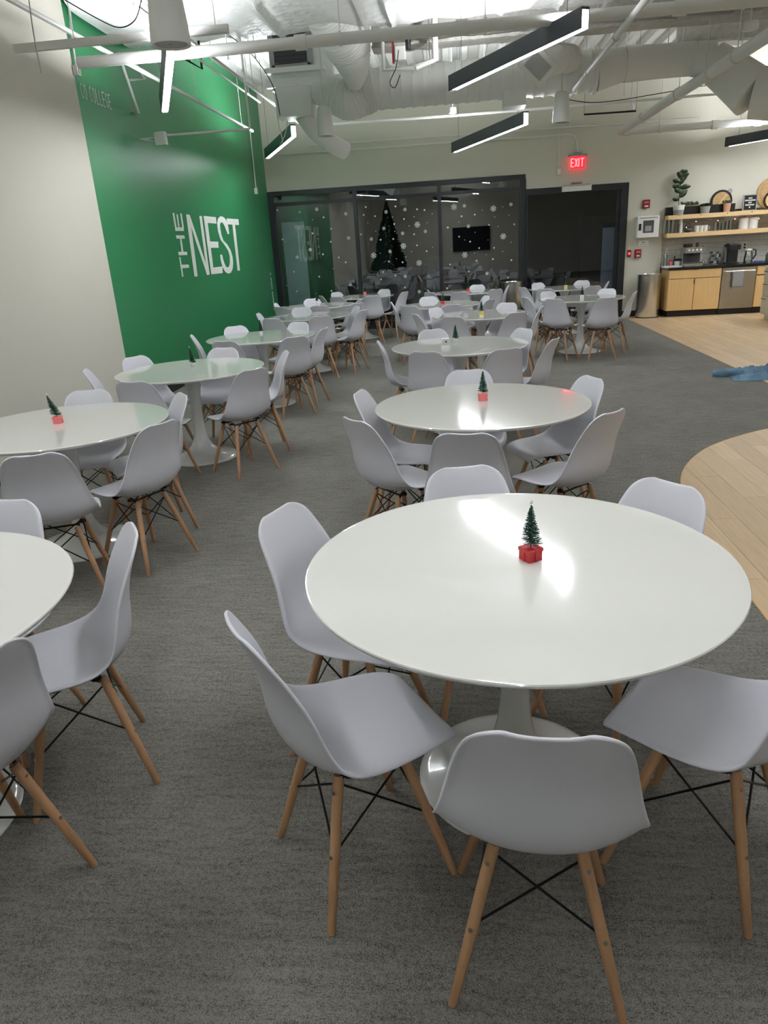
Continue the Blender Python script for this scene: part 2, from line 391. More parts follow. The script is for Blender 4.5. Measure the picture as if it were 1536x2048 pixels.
# dark room beyond
RY = 19.5
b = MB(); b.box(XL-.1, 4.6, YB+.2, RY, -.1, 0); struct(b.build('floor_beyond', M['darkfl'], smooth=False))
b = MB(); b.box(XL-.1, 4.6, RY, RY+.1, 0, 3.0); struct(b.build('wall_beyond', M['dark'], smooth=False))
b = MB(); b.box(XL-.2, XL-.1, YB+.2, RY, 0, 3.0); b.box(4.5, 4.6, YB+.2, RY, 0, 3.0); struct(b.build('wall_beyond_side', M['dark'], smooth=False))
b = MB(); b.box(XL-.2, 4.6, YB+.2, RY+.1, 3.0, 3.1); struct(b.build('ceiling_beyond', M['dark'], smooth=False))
for (xa, xb, ya, nm, lb) in ((562, 607, 442, 'roller_blind', 'pale roller blind in the dark room behind the left window bay'), (1206, 1243, 452, 'roller_blind', 'pale roller blind in the dark room behind the glass door')):
    pa, pb = pz(xa, ya, 15.4), pz(xb, ya, 15.4)
    t = thing(nm, lb, 'blind', (0, 0, 0))
    b = MB(); b.box(pa.x, pb.x, 15.4, 15.42, .12, pa.z); b.build('blind_sheet', M['pale'], t, smooth=False)
    b = MB(); b.tube([(pa.x, 15.41, pa.z), (pb.x, 15.41, pa.z)], .035, 12); b.build('roller_tube', M['dark'], t)
    b = MB(); b.box(pa.x, pb.x, 15.395, 15.425, 0, .12); b.build('weighted_base', M['dark'], t, smooth=False)
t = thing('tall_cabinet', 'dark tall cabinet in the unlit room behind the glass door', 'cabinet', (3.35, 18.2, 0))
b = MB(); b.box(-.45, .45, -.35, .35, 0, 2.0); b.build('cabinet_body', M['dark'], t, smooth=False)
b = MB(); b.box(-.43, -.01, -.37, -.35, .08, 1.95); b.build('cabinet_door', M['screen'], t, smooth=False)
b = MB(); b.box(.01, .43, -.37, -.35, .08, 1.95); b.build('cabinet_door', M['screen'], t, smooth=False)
# behind the camera, seen mirrored in the dark glass
t = thing('wall_screen', 'large black television on the wall behind the viewer, mirrored in the window', 'television', (.75, YF+.03, 1.63))
b = MB(); b.rbox(-.82, .82, -.03, .05, -.5, .5, .01); b.build('screen_body', M['tv'], t)
b = MB(); b.box(-.2, .2, -.03, 0, -.2, .2); b.build('wall_mount', M['blackm'], t, smooth=False)

# ------------------------------------------------------------------ wall lettering (polygons measured on the wall plane)
def wallpoly(polys, T, name, parent, depth=.003, mt=None):
    b = MB()
    for i_, p in enumerate(polys):
        q = [T(*a) for a in p]
        b.prism([(v.y, v.z) for v in q], XL+.0005, XL+depth+.0002*(i_ % 7), fn=lambda x, y, z: (z, x, y))
    return b.build(name, mt or M['lettr'], parent, smooth=False)
def TZ(u, v): return ax(320+u/6.4, 400+v/6.4, XL)
nest = thing('wall_sign', 'large white lettering THE NEST on the green wall', 'sign')
SOUT = [(865,435),(882,436),(875,350),(850,260),(815,215),(775,206),(742,235),(730,290),(735,360),(750,440),(780,520),(840,600),(880,660),(893,730),(893,800),(880,855),(855,860),(825,820),(803,760),(793,700),(768,700),(778,780),(800,860),(835,920),(870,943),(905,930),(928,880),(934,800),(925,720),(900,640),(860,570),(810,520),(785,450),(770,370),(765,310),(780,285),(800,290),(825,330),(845,385)]
def tri_s():
    # S as a strip between outer and inner edges
    A = [(865,435),(845,385),(825,330),(800,290),(780,285),(765,310),(770,370),(785,450),(810,520),(860,570),(900,640),(925,720),(934,800),(928,880),(905,930),(870,943),(835,920),(800,860),(778,780),(768,700)]
    B = [(884,437),(872,340),(850,265),(815,220),(775,207),(742,235),(730,300),(740,400),(775,510),(835,590),(872,650),(892,720),(895,800),(885,850),(868,862),(858,865),(840,850),(818,800),(803,750),(793,700)]
    return [[A[i], A[i+1], B[i+1], B[i]] for i in range(len(A)-1)]
wallpoly([[(333,184),(378,190),(480,978),(440,980)], [(378,190),(380,196),(632,955),(600,960),(345,186)], [(500,204),(532,205),(634,955),(605,958)]], TZ, 'letter_n', nest)
wallpoly([[(556,204),(598,208),(690,945),(655,950)], [(575,206),(712,220),(720,303),(590,292)], [(620,530),(742,533),(748,612),(628,612)], [(665,868),(795,850),(800,935),(670,950)]], TZ, 'letter_e', nest)
wallpoly(tri_s(), TZ, 'letter_s', nest)
wallpoly([[(850,236),(1002,246),(1010,322),(862,312)], [(925,315),(958,318),(1022,900),(992,905)]], TZ, 'letter_t', nest)
wallpoly([[(190,352),(300,350),(304,396),(196,396)], [(158,165),(178,165),(212,360),(192,360)], [(208,182),(224,182),(250,355),(234,355)], [(256,172),(274,174),(304,360),(284,360)]], TZ, 'letter_e', nest)
wallpoly([[(203,452),(308,454),(316,495),(212,495)], [(232,664),(342,662),(348,704),(240,708)], [(254,492),(272,492),(296,666),(276,666)]], TZ, 'letter_h', nest)
wallpoly([[(262,830),(364,826),(372,866),(268,876)], [(244,730),(258,730),(298,980),(282,984)]], TZ, 'letter_t', nest)
# CO COLLEGE, upper left of the green area
def TC(u, v): return ax(140+u/15.36, 150+v/15.36, XL)
co = thing('wall_sign', 'thin white lettering CO COLLEGE high on the green wall edge', 'sign')
o0, ou, ov = TC(215, 590), TC(1290, 955), TC(215, 265)
cy0, cy1 = 7.72, 8.47
zt, zb = 3.275, 3.13
def cxy(u, v): return Vector((XL, cy0+(cy1-cy0)*u, zb+(zt-zb)*v))
def arc_letter(u0, u1, open_):
    st = []; n = 18; t = .2
    rng = (40, 320) if open_ else (0, 360)
    for i in range(n):
        a0, a1 = [math.radians(rng[0]+(rng[1]-rng[0])*(i+k)/n) for k in (0, 1)]
        cx, w = (u0+u1)/2, (u1-u0)/2
        q = []
        for a, k in ((a0,1),(a1,1),(a1,1-2*t),(a0,1-2*t)):
            q.append((cx+w*k*math.cos(a), .5+.5*(1-(1-k)*.5)*math.sin(a)))
        st.append(q)
    return st
def bar(u0, u1, v0, v1): return [(u0, v0), (u1, v0), (u1, v1), (u0, v1)]
wd_ = 1/10.6; gp = .012; u = 0
for ch in 'CO COLLEGE':
    a, c = u+gp, u+wd_-gp; tw = .02
    if ch == 'C': P_ = arc_letter(a, c, True)
    elif ch == 'G': P_ = arc_letter(a, c, True)+[bar((a+c)/2, c, .42, .5), bar(c-tw, c, .15, .5)]
    elif ch == 'O': P_ = arc_letter(a, c, False)
    elif ch == 'L': P_ = [bar(a, a+tw, 0, 1), bar(a, c, 0, .09)]
    elif ch == 'E': P_ = [bar(a, a+tw, 0, 1), bar(a, c, 0, .09), bar(a, c, .91, 1), bar(a, c-.01, .46, .55)]
    if ch != ' ': wallpoly(P_, cxy, 'letter_'+ch.lower(), co, .002)
    u += wd_ if ch != ' ' else wd_*.6
# small upright lettering by the corner: strokes only, too small to read
sm = thing('wall_sign', 'tiny upright white lettering on the green wall by the corner', 'sign')
z = 1.22
rs = random.Random(3)
for i in range(11):
    yy = 14.55 + rs.uniform(0, .01); hh = .045
    b = MB(); b.box(XL+.0005, XL+.004, yy, yy+.05, z-hh, z); b.build('letter_stroke', M['flake'], sm, smooth=False)
    z -= hh+(.012 if i % 4 else .05)

# ------------------------------------------------------------------ linear pendants
def hang_z(p):
    if 7.55 < p.y < 9.35: return 3.87
    if 9.75 < p.y < 10.25 and -1.4 < p.x < 3.4: return 3.2
    return ZC
def pendant(a, c, label, up_z=ZC, near_lens=True, name='linear_pendant'):
    a, c = Vector(a), Vector(c)          # far end, near end (underside centreline)
    d = c-a; L = d.length; rz = math.atan2(d.y, d.x)
    t = thing(name, label, 'ceiling lamp', a, rz, 'black linear pendants with glowing lenses')
    hw, hh = .036, .15
    b = MB(); b.box(0, L-.07, -hw, -hw+.006, 0, hh); b.box(0, L-.07, hw-.006, hw, 0, hh); b.box(0, .006, -hw, hw, 0, hh)
    b.box(L-.07, L, -hw, -hw+.006, 0, hh); b.box(L-.07, L, hw-.006, hw, 0, hh); b.box(L-.006, L, -hw, hw, hh-.02, hh)
    b.box(.0, L, -hw, hw, hh-.006, hh) if False else None
    b.build('housing', M['lhouse'], t, smooth=False)
    b = MB(); b.box(.07, L-.008, -hw+.007, hw-.007, .002, .012); b.box(L-.016, L-.004, -hw+.007, hw-.007, .012, hh-.022)
    b.build('lens', M['lens'], t, smooth=False)
    b = MB(); b.box(.07, L-.07, -hw*.8, hw*.8, hh-.012, hh-.008); b.build('upper_lens', M['uplens'], t, smooth=False)
    b = MB(); b.box(.006, L-.02, -hw+.006, hw-.006, .03, .11); b.build('driver_channel', M['lhouse'], t, smooth=False)
    for s in (.25, L-.25):
        b = MB(); b.tube([(s, 0, hh), (s, 0, hang_z(a+(c-a)*s/L)-a.z)], .0025, 6); b.build('suspension_cable', M['blackm'], t)
    return t
def pend_px(p, q, z, label): return pendant(az(*p, z), az(*q, z), label)
pend_px((903, 183), (1170, 57), 3.13, 'long lit linear pendant at the upper centre, nearest to the viewer')
pend_px((907, 306), (1052, 249), 2.93, 'lit linear pendant in front of the back wall, left of the exit sign')
pend_px((330, 226), (342, 104), 3.0, 'lit linear pendant over the left row, below the cone shaped speaker')
pend_px((534, 318), (588, 273), 3.06, 'short looking lit linear pendant by the green wall corner')
pend_px((1452, 294), (1600, 268), 2.86, 'lit linear pendant at the right edge over the kitchen')
OFF = [(.45, 2.4), (-2.6, 2.2), (-.3, -2.3), (5.6, 2.6), (5.6, 7.3), (6.9, 11.8), (6.5, 13.4)]  # unseen pendants added to brighten the tables, chair backs and kitchen
OFFW = ['above the nearest table', 'above the table cut by the left edge', 'behind the viewer', 'far right of the nearest table', 'right of the round duct bend', 'over the kitchen island', 'near the back wall beyond the kitchen']
for i, (x, y) in enumerate(OFF):
    a, c = Vector((x-.48, y+1.1, 3.15)), Vector((x+.48, y-1.1, 3.15))
    pendant(a, c, 'added fill pendant outside the picture, '+OFFW[i])

# ------------------------------------------------------------------ ceiling services
def pipe(name, pts, r, label, cat='pipe', m=None, coup=(), n=14, group=None, hang=()):
    t = thing(name, label, cat, group=group)
    b = MB(); b.tube(pts, r, n); b.build('pipe_run', m or M['pipe'], t)
    for p, d in coup:
        p = Vector(p); d = Vector(d).normalized()
        b = MB(); b.tube([p-d*.05, p+d*.05], r*1.28, n); b.build('coupling', m or M['pipe'], t)
    for p in hang:
        p = Vector(p)
        b = MB(); b.tube([p, (p.x, p.y, ZC+.02)], .005, 6); b.build('hanger_rod', m or M['pipe'], t)
        b = MB(); b.lathe([(r*1.15, -.012), (r*1.22, -.012), (r*1.22, .012), (r*1.15, .012)], c=p, n=16, axis='x' if abs(pts[-1][0]-pts[0][0]) > abs(pts[-1][1]-pts[0][1]) else 'y'); b.build('hanger_clamp', m or M['pipe'], t)
    return t
# wrapped main duct
t = thing('wrapped_duct', 'huge duct in crumpled white insulation along the top of the picture', 'duct')
b = MB(); nx, na = 420, 44; vs = []
cyd, czd, ry, rzd = 8.45, 4.10, .86, .265
seams = [-3.1, -2.35, -1.85, -.62, .55, 1.15, 2.1, 3.2, 4.3]
for i in range(nx+1):
    X = XL+.04 + (7.6-XL)*i/nx
    rid = sum(math.exp(-((X-s)/.035)**2) for s in seams); near = sum(math.exp(-((X-s)/.28)**2) for s in seams)
    for j in range(na):
        a = 2*PI*j/na; ca, sa = math.cos(a), math.sin(a)
        e = .5
        uy = math.copysign(abs(ca)**e, ca); uz = math.copysign(abs(sa)**e, sa)
        q = Vector((X*5, ca*2.2, sa*2.2))
        fold = abs(noise.noise(Vector((X*3.2+ca, ca*7, sa*7))))
        dsp = .030*noise.noise(q*.6)+.045*near*(.35-fold)+.012*(.3-abs(noise.noise(Vector((X*7, ca*4, sa*4)))))+.028*rid*(1+noise.noise(q*3))
        vs.append((X+.02*noise.noise(Vector((ca*4, sa*4, X)))*near, cyd+(ry+dsp)*uy, czd+(rzd+dsp)*uz - .02*near*abs(ca)*0))
fs = [(i*na+j, i*na+(j+1)%na, (i+1)*na+(j+1)%na, (i+1)*na+j) for i in range(nx) for j in range(na)]+[tuple(reversed(range(na))), tuple(range(nx*na, (nx+1)*na))]
b.add(vs, fs); b.build('insulation_wrap', M['wrap'], t)
for x in (-2.9, -.9, 1.6, 4.0):
    b = MB(); b.box(x-.02, x+.02, cyd-ry-.04, cyd+ry+.04, czd-rzd-.03, czd-rzd-.025); b.tube([(x, cyd-ry-.02, czd-rzd-.03), (x, cyd-ry-.02, ZC+.02)], .006, 6); b.tube([(x, cyd+ry+.02, czd-rzd-.03), (x, cyd+ry+.02, ZC+.02)], .006, 6)
    b.build('duct_strap', M['pipe'], t, smooth=False)
# long smooth pipe beneath it
p0 = ax(157, 126, -3.35); Yp = p0.y; zp = p0.z
pipe('sprinkler_main', [(p0.x, Yp, zp), (8.0, Yp, zp)], .048, 'thick white pipe crossing the ceiling just below the wrapped duct', coup=[((-1.3, Yp, zp), (1,0,0)), ((.1, Yp, zp), (1,0,0)), ((1.9, Yp, zp), (1,0,0))], hang=[(-.95, Yp, zp), (.3, Yp, zp), (2.4, Yp, zp)])
p0 = ax(29, 98, -3.4); p1 = ay(458, 68, p0.y)
t = thing('strut_channel', 'flat white strut behind the cone shaped speaker, upper left', 'strut', (0,0,0))
b = MB(); b.box(p0.x, p1.x, p0.y-.02, p0.y+.02, p0.z-.028, p0.z+.028); b.build('channel_body', M['pipe'], t, smooth=False)
for x in (p0.x+.5, p1.x-.1):
    b = MB(); b.tube([(x, p0.y, p0.z), (x, p0.y, ZC+.02)], .005, 6); b.build('hanger_rod', M['pipe'], t)
# sprayed steel beams
def beam(name, Y, z, x0, x1, label, m=None):
    t = thing(name, label, 'beam')
    b = MB(); n = 160
    prof = [(-.14, 0), (.14, 0), (.14, .03), (.03, .05), (.03, .38), (.14, .40), (.14, .43), (-.14, .43), (-.14, .40), (-.03, .38), (-.03, .05), (-.14, .03)]
    vs = []
    for i in range(n+1):
        X = x0+(x1-x0)*i/n
        for (dy, dz) in prof:
            k = .014*noise.noise(Vector((X*9, dy*20, dz*20))); vs.append((X, Y+dy*(1.05+k*6), z+dz+k))
    k = len(prof)
    b.add(vs, [(i*k+j, i*k+(j+1)%k, (i+1)*k+(j+1)%k, (i+1)*k+j) for i in range(n) for j in range(k)]+[tuple(range(k)), tuple(range(n*k, (n+1)*k))])
    b.build('beam_body', m or M['spray'], t)
    return t
beam('steel_beam', 9.62, ay(1000, 80, 9.62).z, -.9, 8.0, 'rough sprayed steel beam spanning behind the thick white pipe')
beam('steel_beam', 12.2, 4.0, 3.2, 8.0, 'rough white sprayed beam at the upper right behind the round duct')
# spiral duct with standing seams
def spiral(path, r, name, parent, pitch=.13, n=32, seam=.013, m=None):
    pts = [Vector(p) for p in path]; out = []; rs = []
    for i in range(len(pts)-1):
        L = (pts[i+1]-pts[i]).length; k = max(1, int(L/(pitch/4)))
        for j in range(k):
            out.append(pts[i].lerp(pts[i+1], j/k))
    out.append(pts[-1])
    rr = [r+(seam if i % 4 == 0 else 0) for i in range(len(out))]
    b = MB(); b.tube(out, rr, n); return b.build(name, m or M['duct'], parent)
def hose(path, radii, name, parent, n=24, rib=.03, amp=.05, m=None):
    rs_ = radii if isinstance(radii, (list, tuple)) else [radii]*len(path)
    P3 = crom([tuple(p) for p in path], 12); R3 = crom([(r_, 0) for r_ in rs_], 12)
    out = []; rr3 = []; acc = 0
    for i in range(len(P3)-1):
        L = (P3[i+1]-P3[i]).length; k = max(1, int(L/(rib/2)))
        for j in range(k):
            f = j/k; out.append(P3[i].lerp(P3[i+1], f)); rr3.append(R3[i].x*(1-f)+R3[i+1].x*f)
    out.append(P3[-1]); rr3.append(R3[-1].x)
    rr3 = [r_*(1+(amp if i % 2 else 0)) for i, r_ in enumerate(rr3)]
    b = MB(); b.tube(out, rr3, n); return b.build(name, m or M['duct'], parent)
t = thing('round_duct', 'large round white spiral duct crossing in front of the back wall', 'duct')
dY, dz_, dr = 10.0, 3.405, .222
xa = ay(742, 180, dY).x; xb = ay(1188, 150, dY).x
spiral([(xa, dY, dz_), (xb, dY, dz_)], dr, 'duct_section', t)
b = MB(); b.tube([(xb-.02, dY, dz_), (xb+.02, dY, dz_)], dr+.025, 32); b.build('joint_flange', M['duct'], t)
xc = ay(1385, 140, dY).x
b = MB(); b.tube([(xb+.02, dY, dz_), (xb+.35, dY, dz_+.04)], [dr, dr*.80], 32); b.build('reducer', M['duct'], t)
spiral([(xb+.35, dY, dz_+.04), (xc, dY, dz_+.04)], dr*.80, 'duct_section', t, pitch=1.2)
# elbow coming toward the viewer and dropping into the larger duct
eY = 9.6; ce = ay(1500, 192, eY)
q = [Vector((xc, dY, dz_+.04)), Vector((xc+.20, dY-.02, dz_+.0)), Vector((xc+.40, dY-.12, (dz_*.55+ce.z*.45)+.03)), Vector((xc+.62, eY+.1, ce.z+.04)), Vector((xc+.85, eY, ce.z))]
er = [dr*.80, .205, .235, .265, .275]
for i in range(len(q)-1):
    b = MB(); b.tube([q[i], q[i+1]], [er[i], er[i+1]], 28); b.build('elbow_gore', M['duct'], t)
spiral([q[-1], (7.9, q[-1].y, q[-1].z)], .275, 'duct_section', t, pitch=1.4)
for x in (xa+.7, xb-.4, xc-.3):
    b = MB(); b.tube([(x, dY, dz_+dr-.03), (x, dY, ZC+.02)], .006, 6); b.build('hanger_rod', M['duct'], t)
pa, pb = ay(1006, 200, dY), ay(1050, 214, dY)
b = MB(); b.box(pa.x, pb.x, dY-.16, dY+.16, pb.z, dz_-.12); b.build('drop_box', M['duct'], t, smooth=False)
# left end: twisted transition, white end box, flexible elbow
tl = thing('flexible_duct', 'twisted white flexible duct at the left end of the round duct', 'duct')
P1 = [Vector((xa+.02, dY, dz_)), Vector((xa-.12, dY-.02, dz_-.03)), Vector((xa-.28, dY-.05, dz_-.10)), Vector((xa-.45, dY-.02, dz_-.04)), Vector((xa-.65, dY+.05, dz_+.04)), Vector((xa-.9, dY+.1, dz_+.08)), Vector((xa-1.15, dY+.1, dz_+.08))]
hose(P1, [.235, .25, .22, .19, .15, .135, .135], 'flexible_hose', tl)
pa, pb = ay(552, 178, dY), ay(628, 232, dY)
b = MB(); b.rbox(pa.x, pb.x, dY-.1, dY+.3, pb.z, pa.z, .01); b.build('end_box', M['duct'], tl)
P2 = [Vector((pb.x-.15, dY+.1, pb.z+.05)), Vector((pb.x-.05, dY+.2, pb.z-.12)), Vector((pb.x+.15, dY+.35, pb.z-.28)), Vector((pb.x+.3, dY+.5, pb.z-.36))]
hose(P2, .11, 'branch_hose', tl, 20)
# elbow hose under the wrapped duct
te = thing('flexible_duct', 'bulging white duct elbow hanging below the wrapped duct', 'duct')
c0 = ay(694, 88, 9.5)
pts = [Vector((c0.x-.15, 8.9, c0.z+.25)), Vector((c0.x-.05, 9.25, c0.z+.1)), Vector((c0.x+.02, 9.5, c0.z-.05)), Vector((c0.x+.05, 9.6, c0.z-.25)), Vector((c0.x+.03, 9.7, c0.z-.4))]
hose(pts, [.25, .27, .25, .17, .08], 'flexible_hose', te, amp=.035)
# air handler with grille
ta = thing('air_handler', 'boxy pale air handler with a dark louvred intake, upper left of centre', 'air handler')
A0, A1 = ay(532, 60, 10.6), ay(668, 172, 10.6)
b = MB(); b.rbox(A0.x, A1.x+.02, 10.6, 11.5, A1.z, A0.z+.05, .02); b.build('cabinet', M['duct'], ta)
b = MB(); zz = ay(600, 168, 10.6).z; b.box(A0.x-.05, A1.x+.12, 10.52, 10.6, zz-.03, zz+.06); b.build('support_rail', M['duct'], ta, smooth=False)
b = MB(); zz2 = ay(600, 140, 10.6).z; b.box(A0.x-.05, A1.x-.1, 10.5, 10.6, zz2-.03, zz2+.03); b.build('support_rail', M['duct'], ta, smooth=False)
G0, G1 = ay(540, 72, 10.58), ay(622, 132, 10.58)
b = MB(); b.box(G0.x, G1.x, 10.56, 10.6, G1.z, G0.z+.02); b.build('intake_recess', M['grille'], ta, smooth=False)
fb = MB(); w = .035
for (x0, x1, z0, z1) in ((G0.x-.03, G0.x+w, G1.z-.03, G0.z+.05), (G1.x-w, G1.x+.03, G1.z-.03, G0.z+.05), (G0.x, G1.x, G1.z-.03, G1.z+w), (G0.x, G1.x, G0.z, G0.z+.05)): fb.box(x0, x1, 10.53, 10.58, z0, z1)
fb.build('intake_frame', M['grey'], ta, smooth=False)
for k in range(7):
    z = G1.z+.05+(G0.z-G1.z-.08)*k/6
    b = MB(); b.box(G0.x+.03, G1.x-.03, 10.54, 10.562, z-.008, z+.008); b.build('louvre_slat', M['screen'], ta, smooth=False)
# square register on an elbow, right of the long pendant
tr = thing('duct_register', 'small square white air register hung beside the long pendant', 'vent')
c0 = ay(1078, 128, 9.3)
hose([c0+Vector((.42, .5, .12)), c0+Vector((.22, .25, .08)), c0], [.14, .15, .14], 'flexible_hose', tr, 22)
b = MB(); b.box(-.17, .17, -.05, .02, -.14, .14); o = b.build('register_box', M['duct'], tr, smooth=False, loc=c0+Vector((-.02, -.05, -.02))); o.rotation_euler = (.5, .7, .3)
b = MB(); b.box(-.12, .12, -.056, -.05, -.09, .09); o = b.build('register_face', M['grey'], tr, smooth=False, loc=c0+Vector((-.02, -.05, -.02))); o.rotation_euler = (.5, .7, .3)
# big pipe running along the room at the right, and its cross run
e0 = ay(1242, 263, 13.95)
pipe('drain_pipe', [(e0.x, 13.95, e0.z), (e0.x, 3.0, e0.z)], .062, 'thick grey white pipe running toward the viewer at the upper right', coup=[((e0.x, y, e0.z), (0,1,0)) for y in (7.6, 9.4, 12.4)], hang=[(e0.x, 8.6, e0.z), (e0.x, 10.6, e0.z)])
pipe('cross_pipe', [(e0.x-.02, 13.98, e0.z), (8.0, 13.98, e0.z)], .055, 'thick white pipe along the back wall above the kitchen', coup=[((e0.x+.1, 13.98, e0.z), (1,0,0)), ((4.4, 13.98, e0.z), (1,0,0)), ((5.1, 13.98, e0.z), (1,0,0))], hang=[(3.5, 13.98, e0.z)])
e1 = ay(1132, 200, 10.6)
pipe('branch_pipe', [(e1.x, 10.6, e1.z), (e1.x, 3.4, e1.z)], .028, 'slim white pipe slanting up right from the distant speaker', coup=[((e1.x, 7.6, e1.z), (0,1,0)), ((e1.x, 9.0, e1.z), (0,1,0))])
# wall run of conduits
def yz(px, py, Y): return ay(px, py, Y)
def conduit(pts_px, Y, r, label, name='conduit'):
    return pipe(name, [yz(x, y, Y) for x, y in pts_px], r, label, 'conduit', n=8)
conduit([(660, 249), (900, 232), (1100, 216), (1300, 199), (1535, 180)], 13.2, .02, 'thin white conduit crossing below the round duct')
conduit([(617, 292), (800, 278), (1000, 264), (1240, 247), (1400, 236)], 14.96, .011, 'upper thin painted conduit fixed on the back wall')
conduit([(560, 309), (700, 300), (900, 285), (1100, 272), (1135, 268), (1147, 271), (1153, 280), (1155, 306)], 14.96, .012, 'painted conduit that bends down to the exit sign')
conduit([(1117, 258), (1118, 338)], 14.96, .012, 'short upright conduit above a box, left of the exit sign')
c1 = yz(1118, 340, 14.97)
tb = thing('junction_box', 'small pale wall box left of the exit sign', 'electrical box', (c1.x, 14.97, c1.z)); b = MB(); b.rbox(-.045, .045, -.03, .03, -.09, .04, .01); b.build('box_body', M['wallb'], tb); b = MB(); b.box(-.03, .03, -.034, -.03, -.07, .02); b.build('cover', M['whitep'], tb, smooth=False)
# lengthwise conduits at the upper left
for i, (q, Yf, Yn, r, lb) in enumerate([((598, 246), 12.4, 4.2, .019, 'long white conduit running toward the viewer, left of the air handler'), ((505, 262), 12.2, 4.5, .02, 'second white conduit along the green wall side'), ((520, 205), 11.4, 5.0, .012, 'thin conduit high on the left side')]):
    p = yz(q[0], q[1], Yf); pipe('conduit', [(p.x, Yf, p.z), (p.x, Yn, p.z)], r, lb, 'conduit', n=8, hang=[(p.x, (Yf*2+Yn)/3, p.z), (p.x, Yf-.6, p.z)])
p = yz(598, 246, 12.4); q2 = yz(660, 249, 13.2)
pipe('conduit', [p, (p.x+.1, 12.8, p.z), (q2.x-.15, 13.2, q2.z), q2], .019, 'bent white conduit joining the cross run, centre left', 'conduit', n=8)
# wall mounted pieces on the green wall
def wallpipe(pts, r, lb, box=None):
    P_ = [ax(x, y, XL+dx) for x, y, dx in pts]; return pipe('wall_conduit', P_, r, lb, 'conduit', n=8)
wallpipe([(237, 105, .10), (277, 226, .10), (268, 227, .01)], .016, 'bent white pipe dropping on the green wall, longer one')
wallpipe([(263, 112, .10), (289, 158, .10), (259, 160, .01)], .014, 'bent white pipe dropping on the green wall, shorter one')
wallpipe([(137, 0, .03), (146, 95, .03), (153, 138, .03)], .012, 'thin conduit down the edge of the green paint')
wallpipe([(500, 262, .03), (512, 378, .03)], .011, 'thin conduit down the green wall near the corner')
for (px, py, dx, lb, s) in ((153, 141, .03, 'small white box on the green paint edge', .045), (512, 382, .03, 'small white box low on the green wall conduit', .05)):
    p = ax(px, py, XL+dx); tb = thing('junction_box', lb, 'electrical box', p); b = MB(); b.rbox(-.028, .03, -s*.7, s*.7, -s, s, .008); b.build('box_body', M['pipe'], tb); b = MB(); b.box(.03, .034, -s*.5, s*.5, -s*.8, s*.8); b.build('cover', M['grey'], tb, smooth=False)
p = ax(321, 275, XL+.25)
tb = thing('projector_arm', 'white box on an arm reaching out from the green wall', 'wall bracket', p)
b = MB(); b.rbox(-.07, .07, -.04, .04, -.08, .06, .012); b.build('box_body', M['pipe'], tb)
for dz in (.0, -.04):
    b = MB(); b.tube([(-.25, 0, 0), (-.05, 0, dz)], .008, 8); b.build('bracket_strut', M['pipe'], tb)
q = ay(500, 258, p.y)
b = MB(); b.tube([(.05, 0, .02), tuple(q-p)], .013, 8); b.build('arm_tube', M['pipe'], tb)
b = MB(); b.tube([tuple(q-p), (q.x-p.x, 0, ZC-p.z)], .012, 8); b.build('drop_tube', M['pipe'], tb)
p = ay(404, 138, 9.0)
pipe('black_strut', [(p.x, 9.0, ZC), (p.x, 9.0, p.z), (p.x-.2, 8.9, p.z+.12)], .014, 'black hanging strut above the left row', 'strut', M['blackm'], n=8)
# thin cables and rods scattered in the ceiling
rr = random.Random(11)
cab = [([(58, 0), (66, 60), (75, 110), (83, 146)], 5.2, .004, 'thin grey wire hanging before the beige wall, upper left', M['grey']),
       ([(130, 0), (200, 40), (240, 55), (270, 40), (283, 0)], 5.6, .004, 'loose thin wire looping at the upper left', M['blackm']),
       ([(365, 0), (430, 50), (500, 105), (545, 170), (560, 230)], 8.8, .005, 'loose black wire beside the long conduit', M['blackm']),
       ([(1130, 198), (1180, 205), (1240, 200), (1330, 185), (1420, 170), (1536, 158)], 12.4, .006, 'dark cable sagging across the right half of the ceiling', M['blackm']),
       ([(565, 175), (575, 215), (572, 262), (560, 290)], 10.2, .006, 'pale cable loop above the corner pendant', M['pipe']),
       ([(548, 185), (556, 240), (566, 285)], 10.2, .006, 'second pale cable loop above the corner pendant', M['pipe']),
       ([(797, 100), (792, 135), (780, 165), (790, 175), (800, 150)], 9.0, .005, 'small looped cable below the valve cluster', M['blackm'])]
for px, Y, r, lb, mm in cab:
    P_ = [yz(x, y, Y) for x, y in px]
    # smooth with Catmull-Rom
    out = []
    for i in range(len(P_)-1):
        a0, a1, a2, a3 = P_[max(i-1, 0)], P_[i], P_[i+1], P_[min(i+2, len(P_)-1)]
        for k in range(6):
            s = k/6; out.append(.5*((2*a1)+(a2-a0)*s+(2*a0-5*a1+4*a2-a3)*s*s+(3*a1-a0-3*a2+a3)*s**3))
    out.append(P_[-1])
    if mm is M['grey']: out.insert(0, Vector((out[0].x, out[0].y, ZC)))
    b = MB(); b.tube(out, r, 6); o = b.build('loose_cable', mm); tag(o, lb, 'cable')
for i, (x, y, Y) in enumerate([(450, 60, 8.6), (480, 90, 9.5), (505, 60, 9.0), (858, 90, 9.4), (900, 120, 12.0), (968, 150, 11.5), (1415, 100, 9.6), (1480, 130, 10.2), (1455, 160, 13.4), (1250, 150, 12.6)]):
    p = yz(x, y, Y)
    b = MB(); b.tube([(p.x, Y, p.z-.25), (p.x, Y, ZC+.02)], .006, 6); b.tube([(p.x, Y, p.z-.27), (p.x, Y, p.z-.25)], .014, 8)
    o = b.build('hanger_rod', M['pipe']); tag(o, 'slim white threaded rod '+['left of the cone speaker', 'right of the cone speaker', 'by the air handler top left', 'beside the valve assembly', 'left of the long pendant', 'behind the long pendant', 'at the duct bend', 'at the top right corner', 'above the right pendant', 'behind the thick slanting pipe'][i], 'rod', 'threaded rods hanging from the roof deck')
